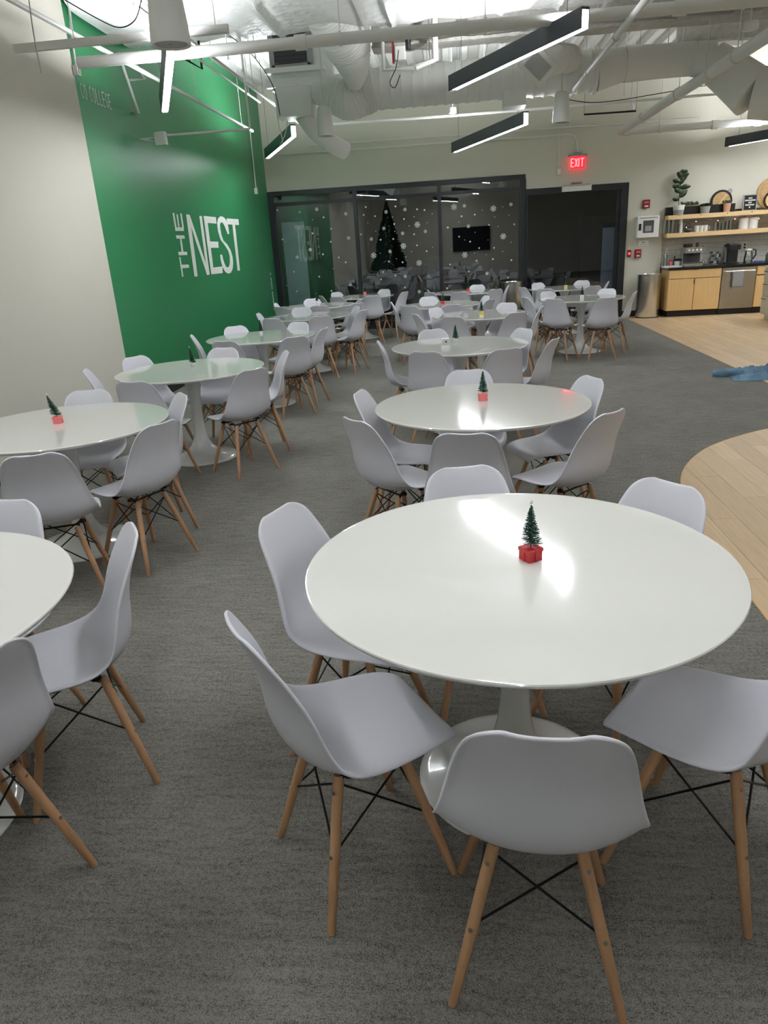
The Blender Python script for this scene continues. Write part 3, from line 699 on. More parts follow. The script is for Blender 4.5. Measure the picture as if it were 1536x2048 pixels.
# valve cluster
p = yz(795, 105, 9.2)
tv = thing('valve_cluster', 'small red and white valve assembly under the beam, top centre', 'valve', p)
b = MB(); b.tube([(-.16, 0, .25), (-.16, 0, -.16), (.18, 0, -.16)], .022, 10); b.build('valve_pipe', M['pipe'], tv)
b = MB(); b.rbox(-.03, .09, -.05, .05, -.08, .06, .01); b.build('valve_body', M['whitep'], tv)
b = MB(); b.box(-.06, -.035, -.03, .03, -.1, .1); b.build('red_handle', M['redalarm'], tv, smooth=False)
b = MB(); b.tube([(.12, 0, .12), (.12, 0, .02)], .03, 12); b.build('actuator', M['black'], tv)
b = MB(); b.tube([(.42, 0, .5), (.42, 0, -.1), (.2, 0, -.16)], .035, 12); b.build('riser_pipe', M['pipe'], tv)
# cone shaped pendant speakers
def speaker(px, py, z=None, Y=None, s=1.0, label=''):
    p = az(px, py, z) if z else ay(px, py, Y)
    t = thing('pendant_speaker', label, 'speaker', p, 0, 'cone shaped white pendant speakers')
    b = MB(); b.lathe([(.085*s, .012), (.10*s, 0), (.104*s, .01), (.098*s, .10), (.082*s, .27*s+.02), (.07*s, .30*s+.02), (.03*s, .31*s+.02)], n=36); b.build('cone_housing', M['pipe'], t)
    b = MB(); b.lathe([(.084*s, .0125), (.084*s, .008)], n=32); b.build('speaker_grille', M['grey'], t)
    b = MB(); b.lathe([(.012*s, .004), (.012*s, .009)], n=16); b.build('centre_knob', M['bolt'], t)
    b = MB(); b.tube([(0, 0, .3*s), (0, 0, min(ZC+.02, 9)-p.z)], .01, 8); b.build('stem', M['pipe'], t)
    return t
speaker(343, 92, Y=4.75, s=1.12, label='large looking cone shaped white speaker at the upper left')
speaker(652, 273, Y=9.6, label='small white pendant speaker left of centre, under the conduits')
speaker(1122, 246, Y=9.6, label='small white pendant speaker above left of the exit sign')
# small ceiling discs
for px, py, Y, lb in ((905, 220, 12.5, 'tiny white round sensor under the round duct'), (1262, 214, 13.8, 'tiny grey round sensor right of the exit sign conduit'), (1500, 50, 9.4, 'round white sprinkler fitting at the top right')):
    p = yz(px, py, Y); s = .06 if Y > 10 else .09
    t = thing('ceiling_sensor', lb, 'sensor', p); b = MB(); b.lathe([(s*.7, -.05), (s*.95, -.045), (s, 0), (s*.9, .03)], n=20); b.build('sensor_body', M['whitep'], t)
    b = MB(); b.tube([(0, 0, .02), (0, 0, ZC-p.z)], .01, 8); b.build('stem', M['pipe'], t)
p = yz(1220, 226, 11.5)
b = MB(); ra, rb = yz(1168, 229, 11.5), yz(1272, 222, 11.5); b.tube([ra, rb], .012, 8); b.tube([ra, (ra.x, ra.y, ZC)], .002, 5); b.tube([rb, (rb.x, rb.y, ZC)], .002, 5); o = b.build('black_rod', M['blackm']); tag(o, 'short black horizontal rod above the exit sign', 'rod')

# exit sign
p = yz(1156, 308, 14.9)
t = thing('exit_sign', 'glowing red exit sign hanging from a conduit on the back wall', 'sign', (p.x, 14.93, p.z))
b = MB(); b.rbox(-.17, .17, -.045, .055, -.035, 0, .008); b.build('canopy', M['grey'], t)
b = MB(); b.box(-.07, .07, -.02, .03, 0, .03); b.build('mount', M['grey'], t, smooth=False)
b = MB(); b.box(-.135, .135, -.006, .006, -.24, -.035); b.build('lit_panel', M['redglow'], t, smooth=False)
b = MB(); lw = .011
def seg(u0, v0, u1, v1):
    d = Vector((u1-u0, v1-v0)).normalized(); nx_, ny = -d.y*lw, d.x*lw
    b.prism([(u0-nx_, v0-ny), (u1-nx_, v1-ny), (u1+nx_, v1+ny), (u0+nx_, v0+ny)], -.009, -.0065, fn=lambda x, y, z: (x, z, y))
T_, B_ = -.07, -.21
seg(-.115, T_, -.115, B_); [seg(-.115, v, -.065, v) for v in (T_-.005, (T_+B_)/2, B_+.005)]
seg(-.045, T_, .0, B_); seg(.0, T_, -.045, B_)
seg(.025, T_, .025, B_); seg(.085, T_, .085, B_); seg(.05, T_-.005, .12, T_-.005)
b.build('exit_letters', M['exitlet'], t, smooth=False)

# ------------------------------------------------------------------ tables
TB = {'R1': (.155, 1.866), 'R2': (.131, 3.997), 'R3': (.025, 6.44), 'R4': (.307, 9.094), 'R5': (-.223, 10.858), 'R6': (.223, 13.304), 'R7': (1.778, 10.743), 'R8': (1.862, 13.001),
      'L1': (-1.702, 1.589), 'L2': (-2.276, 3.839), 'L3': (-2.175, 5.715), 'L4': (-2.123, 7.827), 'L5': (-2.031, 10.075), 'L6': (-2.207, 11.89), 'L7': (-1.72, 13.582)}
TW = {'R1': 'the nearest table', 'R2': 'the second table of the middle row', 'R3': 'the third table of the middle row', 'R4': 'the middle row table with the yellow box', 'R5': 'the small looking table behind the fourth', 'R6': 'the farthest middle table by the window',
      'R7': 'the nearer table before the glass door', 'R8': 'the farther table at the glass door', 'L1': 'the table cut by the left edge', 'L2': 'the left row table with coral box', 'L3': 'the left table at the green paint edge', 'L4': 'the left row table below the lettering',
      'L5': 'the fifth table of the left row', 'L6': 'the sixth table of the left row', 'L7': 'the last left row table by the window'}
def make_table():
    t = thing('tulip_table', 'x', 'table', group='round white pedestal tables')
    b = MB(); b.lathe([(.2, -.026), (.5, -.026), (.52, -.026), (.575, -.022), (.592, -.016), (.598, -.009), (.6, -.004), (.598, -.0008), (.594, 0), (.585, 0), (.575, 0), (.2, 0)], c=(0,0,.745), n=96)
    b.build('tabletop', M['table'], t)
    b = MB(); b.lathe([(.30, 0), (.302, .004), (.296, .010), (.27, .017), (.22, .028), (.17, .045), (.125, .07), (.09, .105), (.067, .15), (.053, .21), (.046, .28), (.044, .33)], n=64); b.build('pedestal_base', M['tulip'], t)
    b = MB(); b.lathe([(.044, .33), (.043, .38), (.044, .45), (.048, .52), (.056, .58), (.07, .635), (.092, .68), (.12, .705), (.15, .716), (.16, .7195)], n=64); b.build('pedestal_stem', M['tulip'], t)
    return t
def tablelabel(k): return {'L1': 'round white pedestal table cut off by the left edge of the picture'}.get(k, 'round white pedestal table, '+TW[k].replace('the ', '', 1))
T0 = make_table(); reg(T0)
for i, (k, (x, y)) in enumerate(TB.items()):
    o = T0 if i == 0 else copy_tree(T0)
    o.location = (x, y, 0); o['label'] = tablelabel(k)

# ------------------------------------------------------------------ chairs
def shell_mesh():
    # centreline (y, z, half width, edge rise along the normal, squareness)
    prof = [(.222,.402,.135,.000),(.224,.414,.150,.000),(.214,.427,.163,.002),(.19,.434,.176,.006),(.15,.436,.189,.012),(.10,.431,.199,.019),(.05,.424,.207,.027),(0,.418,.212,.036),(-.045,.415,.216,.046),(-.085,.417,.219,.055),
            (-.118,.424,.219,.064),(-.148,.437,.219,.071),(-.173,.456,.217,.076),(-.191,.483,.213,.077),(-.202,.516,.207,.074),(-.208,.553,.199,.068),(-.211,.592,.190,.060),(-.215,.631,.181,.051),(-.222,.668,.173,.042),(-.232,.704,.165,.034),(-.244,.738,.156,.027),(-.254,.764,.147,.022),(-.262,.784,.134,.018),(-.268,.798,.116,.014),(-.273,.808,.094,.011),(-.277,.8135,.070,.009)]
    nu = 24; vs = []; K = len(prof)
    for i, (y, z, w, rise) in enumerate(prof):
        a = prof[max(i-1, 0)]; c = prof[min(i+1, K-1)]
        ty, tz = c[0]-a[0], c[1]-a[1]; l = math.hypot(ty, tz); ny, nz = -tz/l, ty/l      # normal toward the sitter
        ny, nz = (ny, nz) if True else (ny, nz)
        if i <= 9 and nz < 0 or i > 9 and ny < 0: ny, nz = -ny, -nz
        for j in range(nu+1):
            u = -1+2*j/nu; u = math.copysign(abs(u)**.9, u)
            k = abs(u)**2.3*rise
            if abs(u) > .93: k -= (abs(u)-.93)*.13*(1 if i < 20 else max(0, (25-i)/6))         # rolled rim
            vs.append((u*w, y+ny*k, z+nz*k))
    b = MB(); n = nu+1
    b.add(vs, [(i*n+j, i*n+j+1, (i+1)*n+j+1, (i+1)*n+j) for i in range(K-1) for j in range(nu)])
    me = b.mesh('seat_shell', M['shell'])
    o = bpy.data.objects.new('tmp', me); COL.objects.link(o)
    s = o.modifiers.new('s', 'SOLIDIFY'); s.thickness = .009; s.offset = 0
    bv = o.modifiers.new('b', 'SUBSURF'); bv.levels = 1; bv.render_levels = 1
    dg = bpy.context.evaluated_depsgraph_get(); m2 = bpy.data.meshes.new_from_object(o.evaluated_get(dg))
    bpy.data.objects.remove(o); m2.name = 'seat_shell'
    m2.polygons.foreach_set('use_smooth', [True]*len(m2.polygons)); return m2
SHELL = shell_mesh()
def leg_pt(sx, sy, z):
    k = (.385-z)/.385
    return Vector((sx*(.092+.093*k), sy*(.088+.095*k), z))
def make_chair(bolts):
    t = thing('shell_chair', 'x', 'chair', group='white shell chairs around the round tables')
    link('seat_shell', SHELL, t)
    cn = [(1,1),(-1,1),(-1,-1),(1,-1)]
    for sx, sy in cn:
        b = MB(); b.tube([leg_pt(sx, sy, .385), leg_pt(sx, sy, .375), leg_pt(sx, sy, .18), leg_pt(sx, sy, .006), leg_pt(sx, sy, 0)], [.0125, .0145, .0135, .0105, .0095], 14)
        lg = b.build('leg', M['beech'], t)
        if bolts:
            for z in (.345, .19):
                p = leg_pt(sx, sy, z); out = Vector((sx*.35, sy, .25)).normalized()
                b = MB(); b.tube([p+out*.008, p+out*.0148], .0055, 12); b.build('bolt', M['bolt'], lg)
    for i in range(4):
        a, c = cn[i], cn[(i+1) % 4]
        b = MB(); b.tube([leg_pt(*a, .365), leg_pt(*c, .195)], .0032, 6); b.tube([leg_pt(*c, .365), leg_pt(*a, .195)], .0032, 6)
        b.build('wire_brace', M['blackm'], t)
    b = MB()
    for sx, sy in cn:
        b.tube([leg_pt(sx, sy, .36), (sx*.10, sy*.07, .40), (sx*.12, sy*.06-.01, .412)], .006, 6)
        b.lathe([(.016, .398), (.018, .402), (.016, .41)], c=(sx*.12, sy*.06-.01, 0), n=10)
    b.tube([(-.10, .07, .39), (.10, .07, .39)], .005, 6); b.tube([(-.10, -.07, .39), (.10, -.07, .39)], .005, 6)
    b.build('seat_bracket', M['blackm'], t)
    reg(t); return t
CHN, CHF = make_chair(True), make_chair(False)
CHP = {'R1': [(550,1020,'far left side'),(490,1238,'near left side'),(1085,1475,'front, back to viewer'),(1600,1300,'right side'),(1335,968,'far right side'),(930,937,'far side')],
'R2': [(733,783,'far left side'),(705,838,'near left side'),(930,866,'front, back to viewer'),(1228,822,'near right side'),(1178,755,'far right side'),(938,742,'far side')],
'R3': [(766,682,'left side'),(852,703,'front left'),(1012,697,'front right'),(1113,676,'right side'),(873,661,'far left'),(1038,658,'far right')],
'R4': [(828,628,'left side'),(903,633,'front left'),(1040,623.5,'front right'),(1083,613,'right side'),(882,615.5,'far left'),(1009,606.5,'far right')],
'R5': [(789,604,'left side'),(820,611.5,'front left'),(902,609,'front right'),(983,597,'right side'),(866,595.5,'far side'),(967,593,'far right')],
'R6': [(862,579.5,'far left side'),(857,584,'front left'),(919,583.5,'front'),(993,578,'front right'),(1016,570.5,'right side'),(952,570,'far side')],
'R7': [(1050,594.5,'left side'),(1103,597.5,'front left'),(1215,595,'front right'),(1273,582.5,'right side'),(1100,583,'far left'),(1210,577.8,'far right')],
'R8': [(1043,574.5,'left side'),(1090,577.3,'front left'),(1188,572,'front right'),(1213,563,'right side'),(1081,565.5,'far left'),(1165,560.5,'far right')],
'L1': [(15,998,'far side'),(250,1052,'right side'),(-60,1312,'front right')],
'L2': [(62,909,'front, back to viewer'),(322,845,'front right'),(355,789,'far right'),(170,784,'far side')],
'L3': [(168,740,'left side by the wall'),(266,713,'far left'),(262,763,'front left'),(507,738,'front right'),(575,702,'right side'),(440,698,'far side')],
'L4': [(381,670.5,'left side by the wall'),(468,652,'far left'),(446,682,'front left'),(591,673,'front right'),(650,656,'right side'),(599,643.5,'far right')],
'L5': [(516,626.5,'left side by the wall'),(541,636.5,'front left'),(642,631.5,'front right'),(728,619.5,'right side'),(607,617,'far side'),(709,613,'far right')],
'L6': [(549,606.5,'left side by the wall'),(560,613.5,'front left'),(638,610.5,'front'),(713,599,'far right'),(628,598.5,'far side'),(716,606,'front right')],
'L7': [(641,591.5,'left side'),(693,584.3,'far left'),(671,593.3,'front left'),(745,591,'front right'),(760,579.3,'far right'),(811,582.5,'right side')]}
OVR = {('R1',1): (-.29,1.53,33), ('R1',2): (.156,1.285,86.5), ('R1',3): (.625,1.571,145), ('L1',1): (-1.255,1.862,210)}
SHORT = {'R1': 'the nearest table', 'R2': 'the second middle row table', 'R3': 'the third middle row table', 'R4': 'the yellow box table', 'R5': 'the table behind the yellow box one', 'R6': 'the farthest middle table', 'R7': 'the nearer table before the glass door', 'R8': 'the farther table before the glass door',
         'L1': 'the table cut by the left edge', 'L2': 'the left row coral box table', 'L3': 'the table at the green paint edge', 'L4': 'the left table below the lettering', 'L5': 'the fifth left row table', 'L6': 'the sixth left row table', 'L7': 'the last left row table'}
NEAR = {'R1', 'R2', 'L1', 'L2', 'L3'}
first = {True: True, False: True}
spots = []
for k, lst in CHP.items():
    cx, cy = TB[k]
    for i, (px, py, ps) in enumerate(lst):
        fixed = (k, i) in OVR
        if fixed: x, y, a = OVR[(k, i)]; a = math.radians(a)
        else:
            T = az(px, py, .817); d = Vector((cx-T.x, cy-T.y)); a = math.atan2(d.y, d.x)
            x, y = T.x+math.cos(a)*.272, T.y+math.sin(a)*.272
            if math.hypot(x-cx, y-cy) < .45: x, y = cx-math.cos(a)*.45, cy-math.sin(a)*.45
        spots.append([k, ps, x, y, a, fixed])
for it in range(40):                      # chairs may not share the same space
    for i in range(len(spots)):
        for j in range(i+1, len(spots)):
            p, q = spots[i], spots[j]; dx, dy = q[2]-p[2], q[3]-p[3]; d = math.hypot(dx, dy)
            if d < .445:
                e = (.446-d)/2/d
                if not p[5]: p[2] -= dx*e; p[3] -= dy*e
                if not q[5]: q[2] += dx*e; q[3] += dy*e
for k, ps, x, y, a, fixed in spots:
    cx, cy = TB[k]
    if not fixed: a = math.atan2(cy-y, cx-x)
    nr = k in NEAR; src = CHN if nr else CHF
    o = src if first[nr] else copy_tree(src); first[nr] = False
    o.location = (x, y, 0); o.rotation_euler = (0, 0, a-PI/2)
    o['label'] = 'white shell chair at '+SHORT[k]+', '+ps

# ------------------------------------------------------------------ table trees
def make_tree(boxm, s=1.0, lean=0, dark=False):
    t = thing('bottlebrush_tree', 'x', 'ornament', group='miniature trees on the tables')
    if boxm:
        b = MB(); b.rbox(-.024, .024, -.024, .024, 0, .036, .002); b.rbox(-.026, .026, -.026, .026, .028, .038, .002); b.build('gift_box', M[boxm], t)
        b = MB(); b.box(-.0265, .0265, -.004, .004, 0, .0388); b.box(-.004, .004, -.0265, .0265, 0, .0388); b.build('ribbon', M[boxm if boxm != 'white' else 'whitep'], t, smooth=False)
    else:
        b = MB(); b.lathe([(.017, 0), (.019, .003), (.018, .022), (.012, .026)], n=18); b.build('round_base', M['whitep'], t)
    z0 = .036 if boxm else .024
    b = MB(); b.tube([(0,0,z0), (lean*.5, 0, z0+.06), (lean, 0, z0+.128)], .0016, 6); b.build('wire_trunk', M['tree'], t)
    b = MB(); rr_ = random.Random(5); n = 760
    for i in range(n):
        h = (i+.5)/n; z = z0+.010+h*.112; r = (.0285*(1-h)**.85+.003)*rr_.uniform(.75, 1.1); a = rr_.uniform(0, 2*PI)
        dz = rr_.uniform(.0, .006); lx = lean*h
        p = Vector((lx, 0, z)); q = p+Vector((math.cos(a)*r, math.sin(a)*r, dz))
        sd = Vector((-math.sin(a), math.cos(a), 0))*.0006
        b.cur = 0; b.add([p-sd, p+sd, q+sd, q-sd, p+Vector((0,0,.0009)), q+Vector((0,0,.0009))], [(0,1,2,3), (0,3,5,4), (1,4,5,2)])
        if i % 3 == 0: b.cur = 1; e_ = q+(q-p)*.16; b.add([q-sd, q+sd, e_], [(0,1,2)])
    o = b.build('bristles', [M['tree'], M['frost']], t, smooth=False, fix=False); o['kind'] = 'stuff'
    b = MB(); zt_ = z0+.136
    star = [(.008*(1 if k % 2 == 0 else .42)*math.sin(k*PI/5), .008*(1 if k % 2 == 0 else .42)*math.cos(k*PI/5)) for k in range(10)]
    b.prism(star, -.0012, .0012, fn=lambda x, y, z: (x+lean, z, y+zt_)); b.build('star', M['frost'], t, smooth=False)
    return t
M['white'] = M['whitep']
protos = {}
TREES = [('R1',(1061,1118),'red',0,'miniature bottlebrush tree on a red gift box, nearest table',.5),
 ('R2',(966,800),'pink',0,'miniature tree on a coral box, second middle row table',.1),
 ('R3',(911,684),None,0,'miniature tree on a pale base beside a small white box',0),
 ('R4',(963,629),'yellow',0,'miniature tree on a yellow box, middle row',0),
 ('R5',(886,607.5),'red',0,'miniature tree on a red box, table behind the yellow box one',0),
 ('R6',(936.5,581),'red',0,'miniature tree on a red box, farthest middle table',0),
 ('R7',(1164,596),'white',0,'miniature tree on a white box before the glass door',0),
 ('R8',(1131.5,575),'yellow',0,'miniature tree on a pale yellow box, table at glass door',0),
 ('L2',(117,846),'pink',-.03,'leaning miniature tree on a coral box, left row',.3),
 ('L3',(387,733),None,-.012,'miniature tree with white star on the table at green paint edge',0),
 ('L4',(522,667),None,0,'miniature tree on white base, table below the lettering',0),
 ('L6',(634,606),None,0,'small dark tree on the sixth left row table',0),
 ('L7',(730,588),'pink',0,'miniature tree with coral box on the last left row table',0)]
for k, (px, py), bm_, lean, lb, rz in TREES:
    key = (bm_, lean)
    if key not in protos:
        o = make_tree(bm_, lean=lean); reg(o); protos[key] = o
    else: o = copy_tree(protos[key])
    p = az(px, py, .745); o.location = (p.x, p.y, .7455); o.rotation_euler = (0, 0, .6 if k == 'R1' else rz); o['label'] = lb
p = az(891, 689, .745)
t = thing('small_white_box', 'small white box with a black dot, beside a table tree', 'box', (p.x, p.y, .7455), .1)
b = MB(); b.rbox(-.035, .035, -.03, .03, 0, .055, .004); b.build('box_body', M['whitep'], t)
b = MB(); b.tube([(.002, -.0302, .028), (.002, -.032, .028)], .008, 14); b.build('black_dot', M['black'], t)

# ------------------------------------------------------------------ kitchen
YKF = 14.5
def drawer_front(b, x0, x1, z0, z1): b.rbox(x0, x1, YKF-.018, YKF, z0, z1, .003)
tk = thing('base_cabinet', 'maple base cabinet with drawer and two doors, left of the dishwasher', 'cabinet')
X0, X1 = 3.985, 4.93
b = MB(); b.box(X0, X1, YKF+.001, YB+.1, .12, .855); b.build('cabinet_body', M['maple'], tk, smooth=False)
b = MB(); b.rbox(X0+.002, X1-.002, YKF-.022, YKF-.004, .70, .85, .002); b.build('drawer', M['maple'], tk)
xm = (X0+X1)/2
for a, c in ((X0+.002, xm-.005), (xm+.005, X1-.002)):
    b = MB(); b.rbox(a, c, YKF-.022, YKF-.004, .125, .69, .002); b.build('door', M['maple'], tk)
b = MB(); b.box(xm-.012, xm-.002, YKF-.035, YKF-.02, .60, .675); b.build('pull_tab', M['black'], tk, smooth=False)
b = MB(); b.box(xm-.05, xm+.05, YKF-.03, YKF-.02, .845, .853); b.build('pull_tab', M['black'], tk, smooth=False)
b = MB(); b.box(X0+.01, X1-.01, YKF-.004, YKF, .13, .85); b.build('gap_shade', M['soil'], tk, smooth=False)  # dark sheet standing in for the shade between drawer and doors
b = MB(); b.box(X0+.02, X1, YKF+.06, YKF+.08, 0, .12); b.box(X0+.02, X0+.04, YKF+.06, YB, 0, .12); b.build('toe_kick', M['toe'], tk, smooth=False)
D0, D1 = 4.945, 5.545
td = thing('dishwasher', 'stainless steel dishwasher with a towel over its handle', 'dishwasher')
b = MB(); b.rbox(D0, D1, YKF-.02, YKF+.5, .115, .85, .004); b.build('door_panel', M['steel'], td)
b = MB(); b.tube([(D0+.04, YKF-.06, .78), (D1-.04, YKF-.06, .78)], .013, 12); b.tube([(D0+.05, YKF-.06, .78), (D0+.05, YKF-.02, .78)], .01, 8); b.tube([(D1-.05, YKF-.06, .78), (D1-.05, YKF-.02, .78)], .01, 8); b.build('handle', M['steel'], td)
b = MB(); b.box(D0, D1, YKF+.05, YKF+.07, 0, .113); b.build('toe_kick', M['toe'], td, smooth=False)
tt = thing('dish_towel', 'grey checked towel hanging on the dishwasher handle', 'towel')
b = MB(); n = 14; vs = []
for i in range(n+1):
    for j in range(9):
        x = D0+.17+.2*j/8+.004*math.sin(i); 
        if i < 3: y, z = YKF-.045+.004*math.sin(j*2), .80-.10*(2-i)*.9
        else: y, z = YKF-.078+.006*math.sin(j*1.7+i*.3), .80-.30*(i-2)/(n-2)
        vs.append((x, y, z))
b.add(vs, [(i*9+j, i*9+j+1, (i+1)*9+j+1, (i+1)*9+j) for i in range(n) for j in range(8)])
o = b.build('towel_cloth', M['towel'], tt); sm_ = o.modifiers.new('s', 'SOLIDIFY'); sm_.thickness = .006
b = MB()
for j in range(14): b.tube([(D0+.175+.19*j/13, YKF-.078, .50), (D0+.17+.19*j/13+.006, YKF-.08, .465)], .003, 5)
b.build('tassels', M['grey'], tt)
tk2 = thing('base_cabinet', 'maple base cabinet right of the dishwasher', 'cabinet')
b = MB(); b.box(5.56, 6.5, YKF+.001, YB+.1, .12, .855); b.build('cabinet_body', M['maple'], tk2, smooth=False)
b = MB(); b.rbox(5.562, 6.49, YKF-.022, YKF-.004, .70, .85, .002); b.build('drawer', M['maple'], tk2)
b = MB(); b.box(5.57, 6.48, YKF-.004, YKF, .13, .85); b.build('gap_shade', M['soil'], tk2, smooth=False)  # dark sheet again, shade in the gaps of the right cabinet
b = MB(); b.rbox(5.562, 6.02, YKF-.02, YKF, .125, .68, .002); b.build('door', M['maple'], tk2)
b = MB(); b.rbox(6.03, 6.49, YKF-.02, YKF, .125, .68, .002); b.build('door', M['maple'], tk2)
b = MB(); b.box(5.56, 6.5, YKF+.06, YKF+.08, 0, .12); b.build('toe_kick', M['toe'], tk2, smooth=False)
b = MB(); b.rbox(3.96, 6.52, YKF-.035, YB+.11, .858, .90, .004); o = b.build('worktop', M['counter']); tag(o, 'continuous black worktop over the maple cabinets', 'worktop')
# island at the right edge
pi_ = az(1519, 638.6, 0)
ti = thing('kitchen_island', 'pale grey island cabinet at the right edge of the picture', 'cabinet', (pi_.x, pi_.y, 0))
b = MB(); b.box(0, .9, -1.5, 0, .10, .87); b.build('cabinet_body', M['island'], ti, smooth=False)
b = MB(); b.box(.05, .85, -1.45, -.05, 0, .10); b.build('toe_kick', M['island'], ti, smooth=False)
b = MB(); b.rbox(-.02, .92, -1.52, .02, .87, .90, .004); b.build('worktop_slab', M['whitep'], ti)
for y0 in (-1.48, -.74):
    for z0, z1 in ((.66, .85), (.42, .64), (.12, .40)):
        b = MB(); b.box(-.018, 0, y0, y0+.72, z0, z1); d_ = b.build('drawer', M['island'], ti, smooth=False)
        b = MB(); b.tube([(-.04, y0+.5, z1-.04), (-.04, y0+.68, z1-.04)], .006, 8); b.build('handle', M['black'], d_)
# backsplash tiles
YS = YB+.12
b = MB(); b.box(XK, 6.7, YS-.002, YS, .9, 1.86); b.build('grout', M['grout'], WB, smooth=False)
tw_, th_ = .305, .098; row = 0; z = .902
while z < 1.84:
    x = XK - (tw_/2 if row % 2 else 0)
    while x < 6.5:
        x0_, x1_ = max(x, XK)+.002, min(x+tw_, 6.6)-.002
        if x1_-x0_ > .03:
            b = MB(); b.rbox(x0_, x1_, -.008, 0, z+.002, min(z+th_, 1.85)-.002, .002)
            b.build('tile', M['tile'], WB, smooth=False, loc=(0, YS-.001, 0))
        x += tw_
    z += th_; row += 1
# shelves
ZS = [ay(1333, y_, 14.76).z for y_ in (440, 431.5, 476, 467.5)]
for z0, z1, lb in ((ZS[0], ZS[1], 'upper thick light wood shelf with plants and boards'), (ZS[2], ZS[3], 'lower thick light wood shelf with mugs and glasses')):
    t = thing('wall_shelf', lb, 'shelf')
    b = MB(); b.rbox(3.965, 6.6, 14.76, YB-.001 if z1 > 1.7 else YS-.012, z0, z1, .004); b.build('shelf_board', M['shelfw'], t)
    b = MB()
    for x in (4.55, 5.02, 5.45): b.tube([(x, 14.765, z1-.02), (x, 14.755, z1-.02)], .009, 10)
    if z1 > 1.7: b.build('knot_plugs', M['soil'], t)
# outlets
for px, py, lb in ((1406, 497, 'white double outlet above the espresso machine'), (1489, 492, 'white double outlet above the glass kettle')):
    p = yz(px, py, YS-.012); t = thing('wall_outlet', lb, 'outlet', (p.x, YS-.011, p.z))
    b = MB(); b.rbox(-.04, .04, -.008, 0, -.06, .06, .003); b.build('cover_plate', M['whitep'], t)
    for dz in (-.026, .026):
        b = MB(); b.rbox(-.02, .02, -.0115, -.008, dz-.018, dz+.018, .002); b.build('socket', M['black'], t)
def KX(px, py=530, Y=14.78): return yz(px, py, Y).x
Zc = .9005
# espresso machine
x0, x1 = KX(1363), KX(1400)
t = thing('espresso_machine', 'stainless espresso machine with bean hopper on the black worktop', 'coffee machine', ((x0+x1)/2, 14.76, Zc)); w = (x1-x0)/2
b = MB(); b.rbox(-w, w, .02, .17, 0, .33, .01); b.build('rear_body', M['steel'], t)
b = MB(); b.rbox(-w, w, -.14, .02, .235, .335, .01); b.build('control_head', M['steel'], t)
b = MB(); b.rbox(-w, w, -.16, .02, 0, .06, .008); b.build('drip_tray', M['steel'], t)
b = MB(); b.box(-w+.01, w-.01, -.155, .015, .060, .064); b.build('tray_grate', M['black'], t, smooth=False)
b = MB(); b.lathe([(.035, .19), (.04, .2), (.04, .235)], c=(-.03, -.07, 0), n=18); b.tube([(-.03, -.1, .21), (-.03, -.21, .2)], .012, 10); b.build('portafilter', M['black'], t)
b = MB(); b.tube([(w-.04, -.06, .235), (w-.03, -.1, .12)], .007, 8); b.build('steam_wand', M['steel'], t)
b = MB(); b.lathe([(.06, .335), (.085, .345), (.085, .39), (.07, .4)], c=(-.07, .06, 0), n=20); b.build('bean_hopper', M['black'], t)
b = MB(); b.lathe([(.022, .335), (.03, .34), (.026, .41)], c=(.1, .06, 0), n=14); b.build('tamper', M['black'], t)
for dx in (-.1, -.03, .04, .11):
    b = MB(); b.lathe([(.017, -.148), (.017, -.14)], c=(dx, 0, .288), n=16, axis='y'); b.build('control_button', M['whitep'], t)
# pod carousel
xc_ = KX(1429)
b = MB(); b.box(-w+.02, w-.02, -.004, .019, .07, .23); b.build('front_panel', M['screen'], t, smooth=False)
t = thing('pod_carousel', 'round wire rack full of coffee pods', 'pod rack', (xc_, 14.8, Zc))
b = MB(); b.lathe([(.08, 0), (.08, .012), (.02, .02), (.008, .03), (.008, .25), (.02, .255)], n=24); b.build('rack_spindle', M['steel'], t)
pod = MB(); pod.lathe([(.018, -.02), (.023, .018), (.025, .02), (.025, .022)], n=12, axis='y'); pm = pod.mesh('coffee_pod', M['grey'])
pod2 = MB(); pod2.lathe([(.018, -.02), (.023, .018), (.025, .02), (.025, .022)], n=12, axis='y'); pm2 = pod2.mesh('coffee_pod', M['screen'])
for i in range(7):
    for j in range(4):
        a = i*2*PI/7+.2*j; o = link('coffee_pod', pm if (i+j) % 2 else pm2, t, (.075*math.cos(a), .075*math.sin(a), .045+.058*j)); o.rotation_euler = (0, 0, a-PI/2)
# drip coffee maker
xc_ = (KX(1448)+KX(1474))/2
t = thing('coffee_maker', 'tall black single serve coffee maker', 'coffee machine', (xc_, 14.78, Zc))
b = MB(); b.rbox(-.10, .10, -.05, .15, 0, .33, .02); b.build('tower', M['black'], t)
b = MB(); b.rbox(-.11, .11, -.15, .15, .25, .36, .025); b.build('brew_head', M['black'], t)
b = MB(); b.rbox(-.10, .10, -.15, -.05, 0, .03, .01); b.build('drip_tray', M['black'], t)
b = MB(); b.box(-.115, -.10, -.02, .12, .03, .30); b.build('water_tank', M['grey'], t, smooth=False)
# kettle
xc_ = KX(1494)
t = thing('glass_kettle', 'glass electric kettle with black handle', 'kettle', (xc_, 14.76, Zc))
b = MB(); b.lathe([(.085, 0), (.085, .03), (.07, .035)], n=26); b.build('heating_base', M['steel'], t)
b = MB(); b.lathe([(.075, .037), (.08, .06), (.07, .14), (.055, .22)], n=26); b.build('glass_jug', M['glassy'], t)
b = MB(); b.lathe([(.058, .22), (.06, .235), (.03, .25)], n=22); b.build('lid', M['whitep'], t)
b = MB(); b.tube([(.05, 0, .235), (.12, 0, .23), (.13, 0, .14), (.08, 0, .06)], .013, 10); b.build('handle', M['black'], t)
b = MB(); b.tube([(-.05, 0, .2), (-.085, 0, .225)], .012, 8); b.build('spout', M['steel'], t)
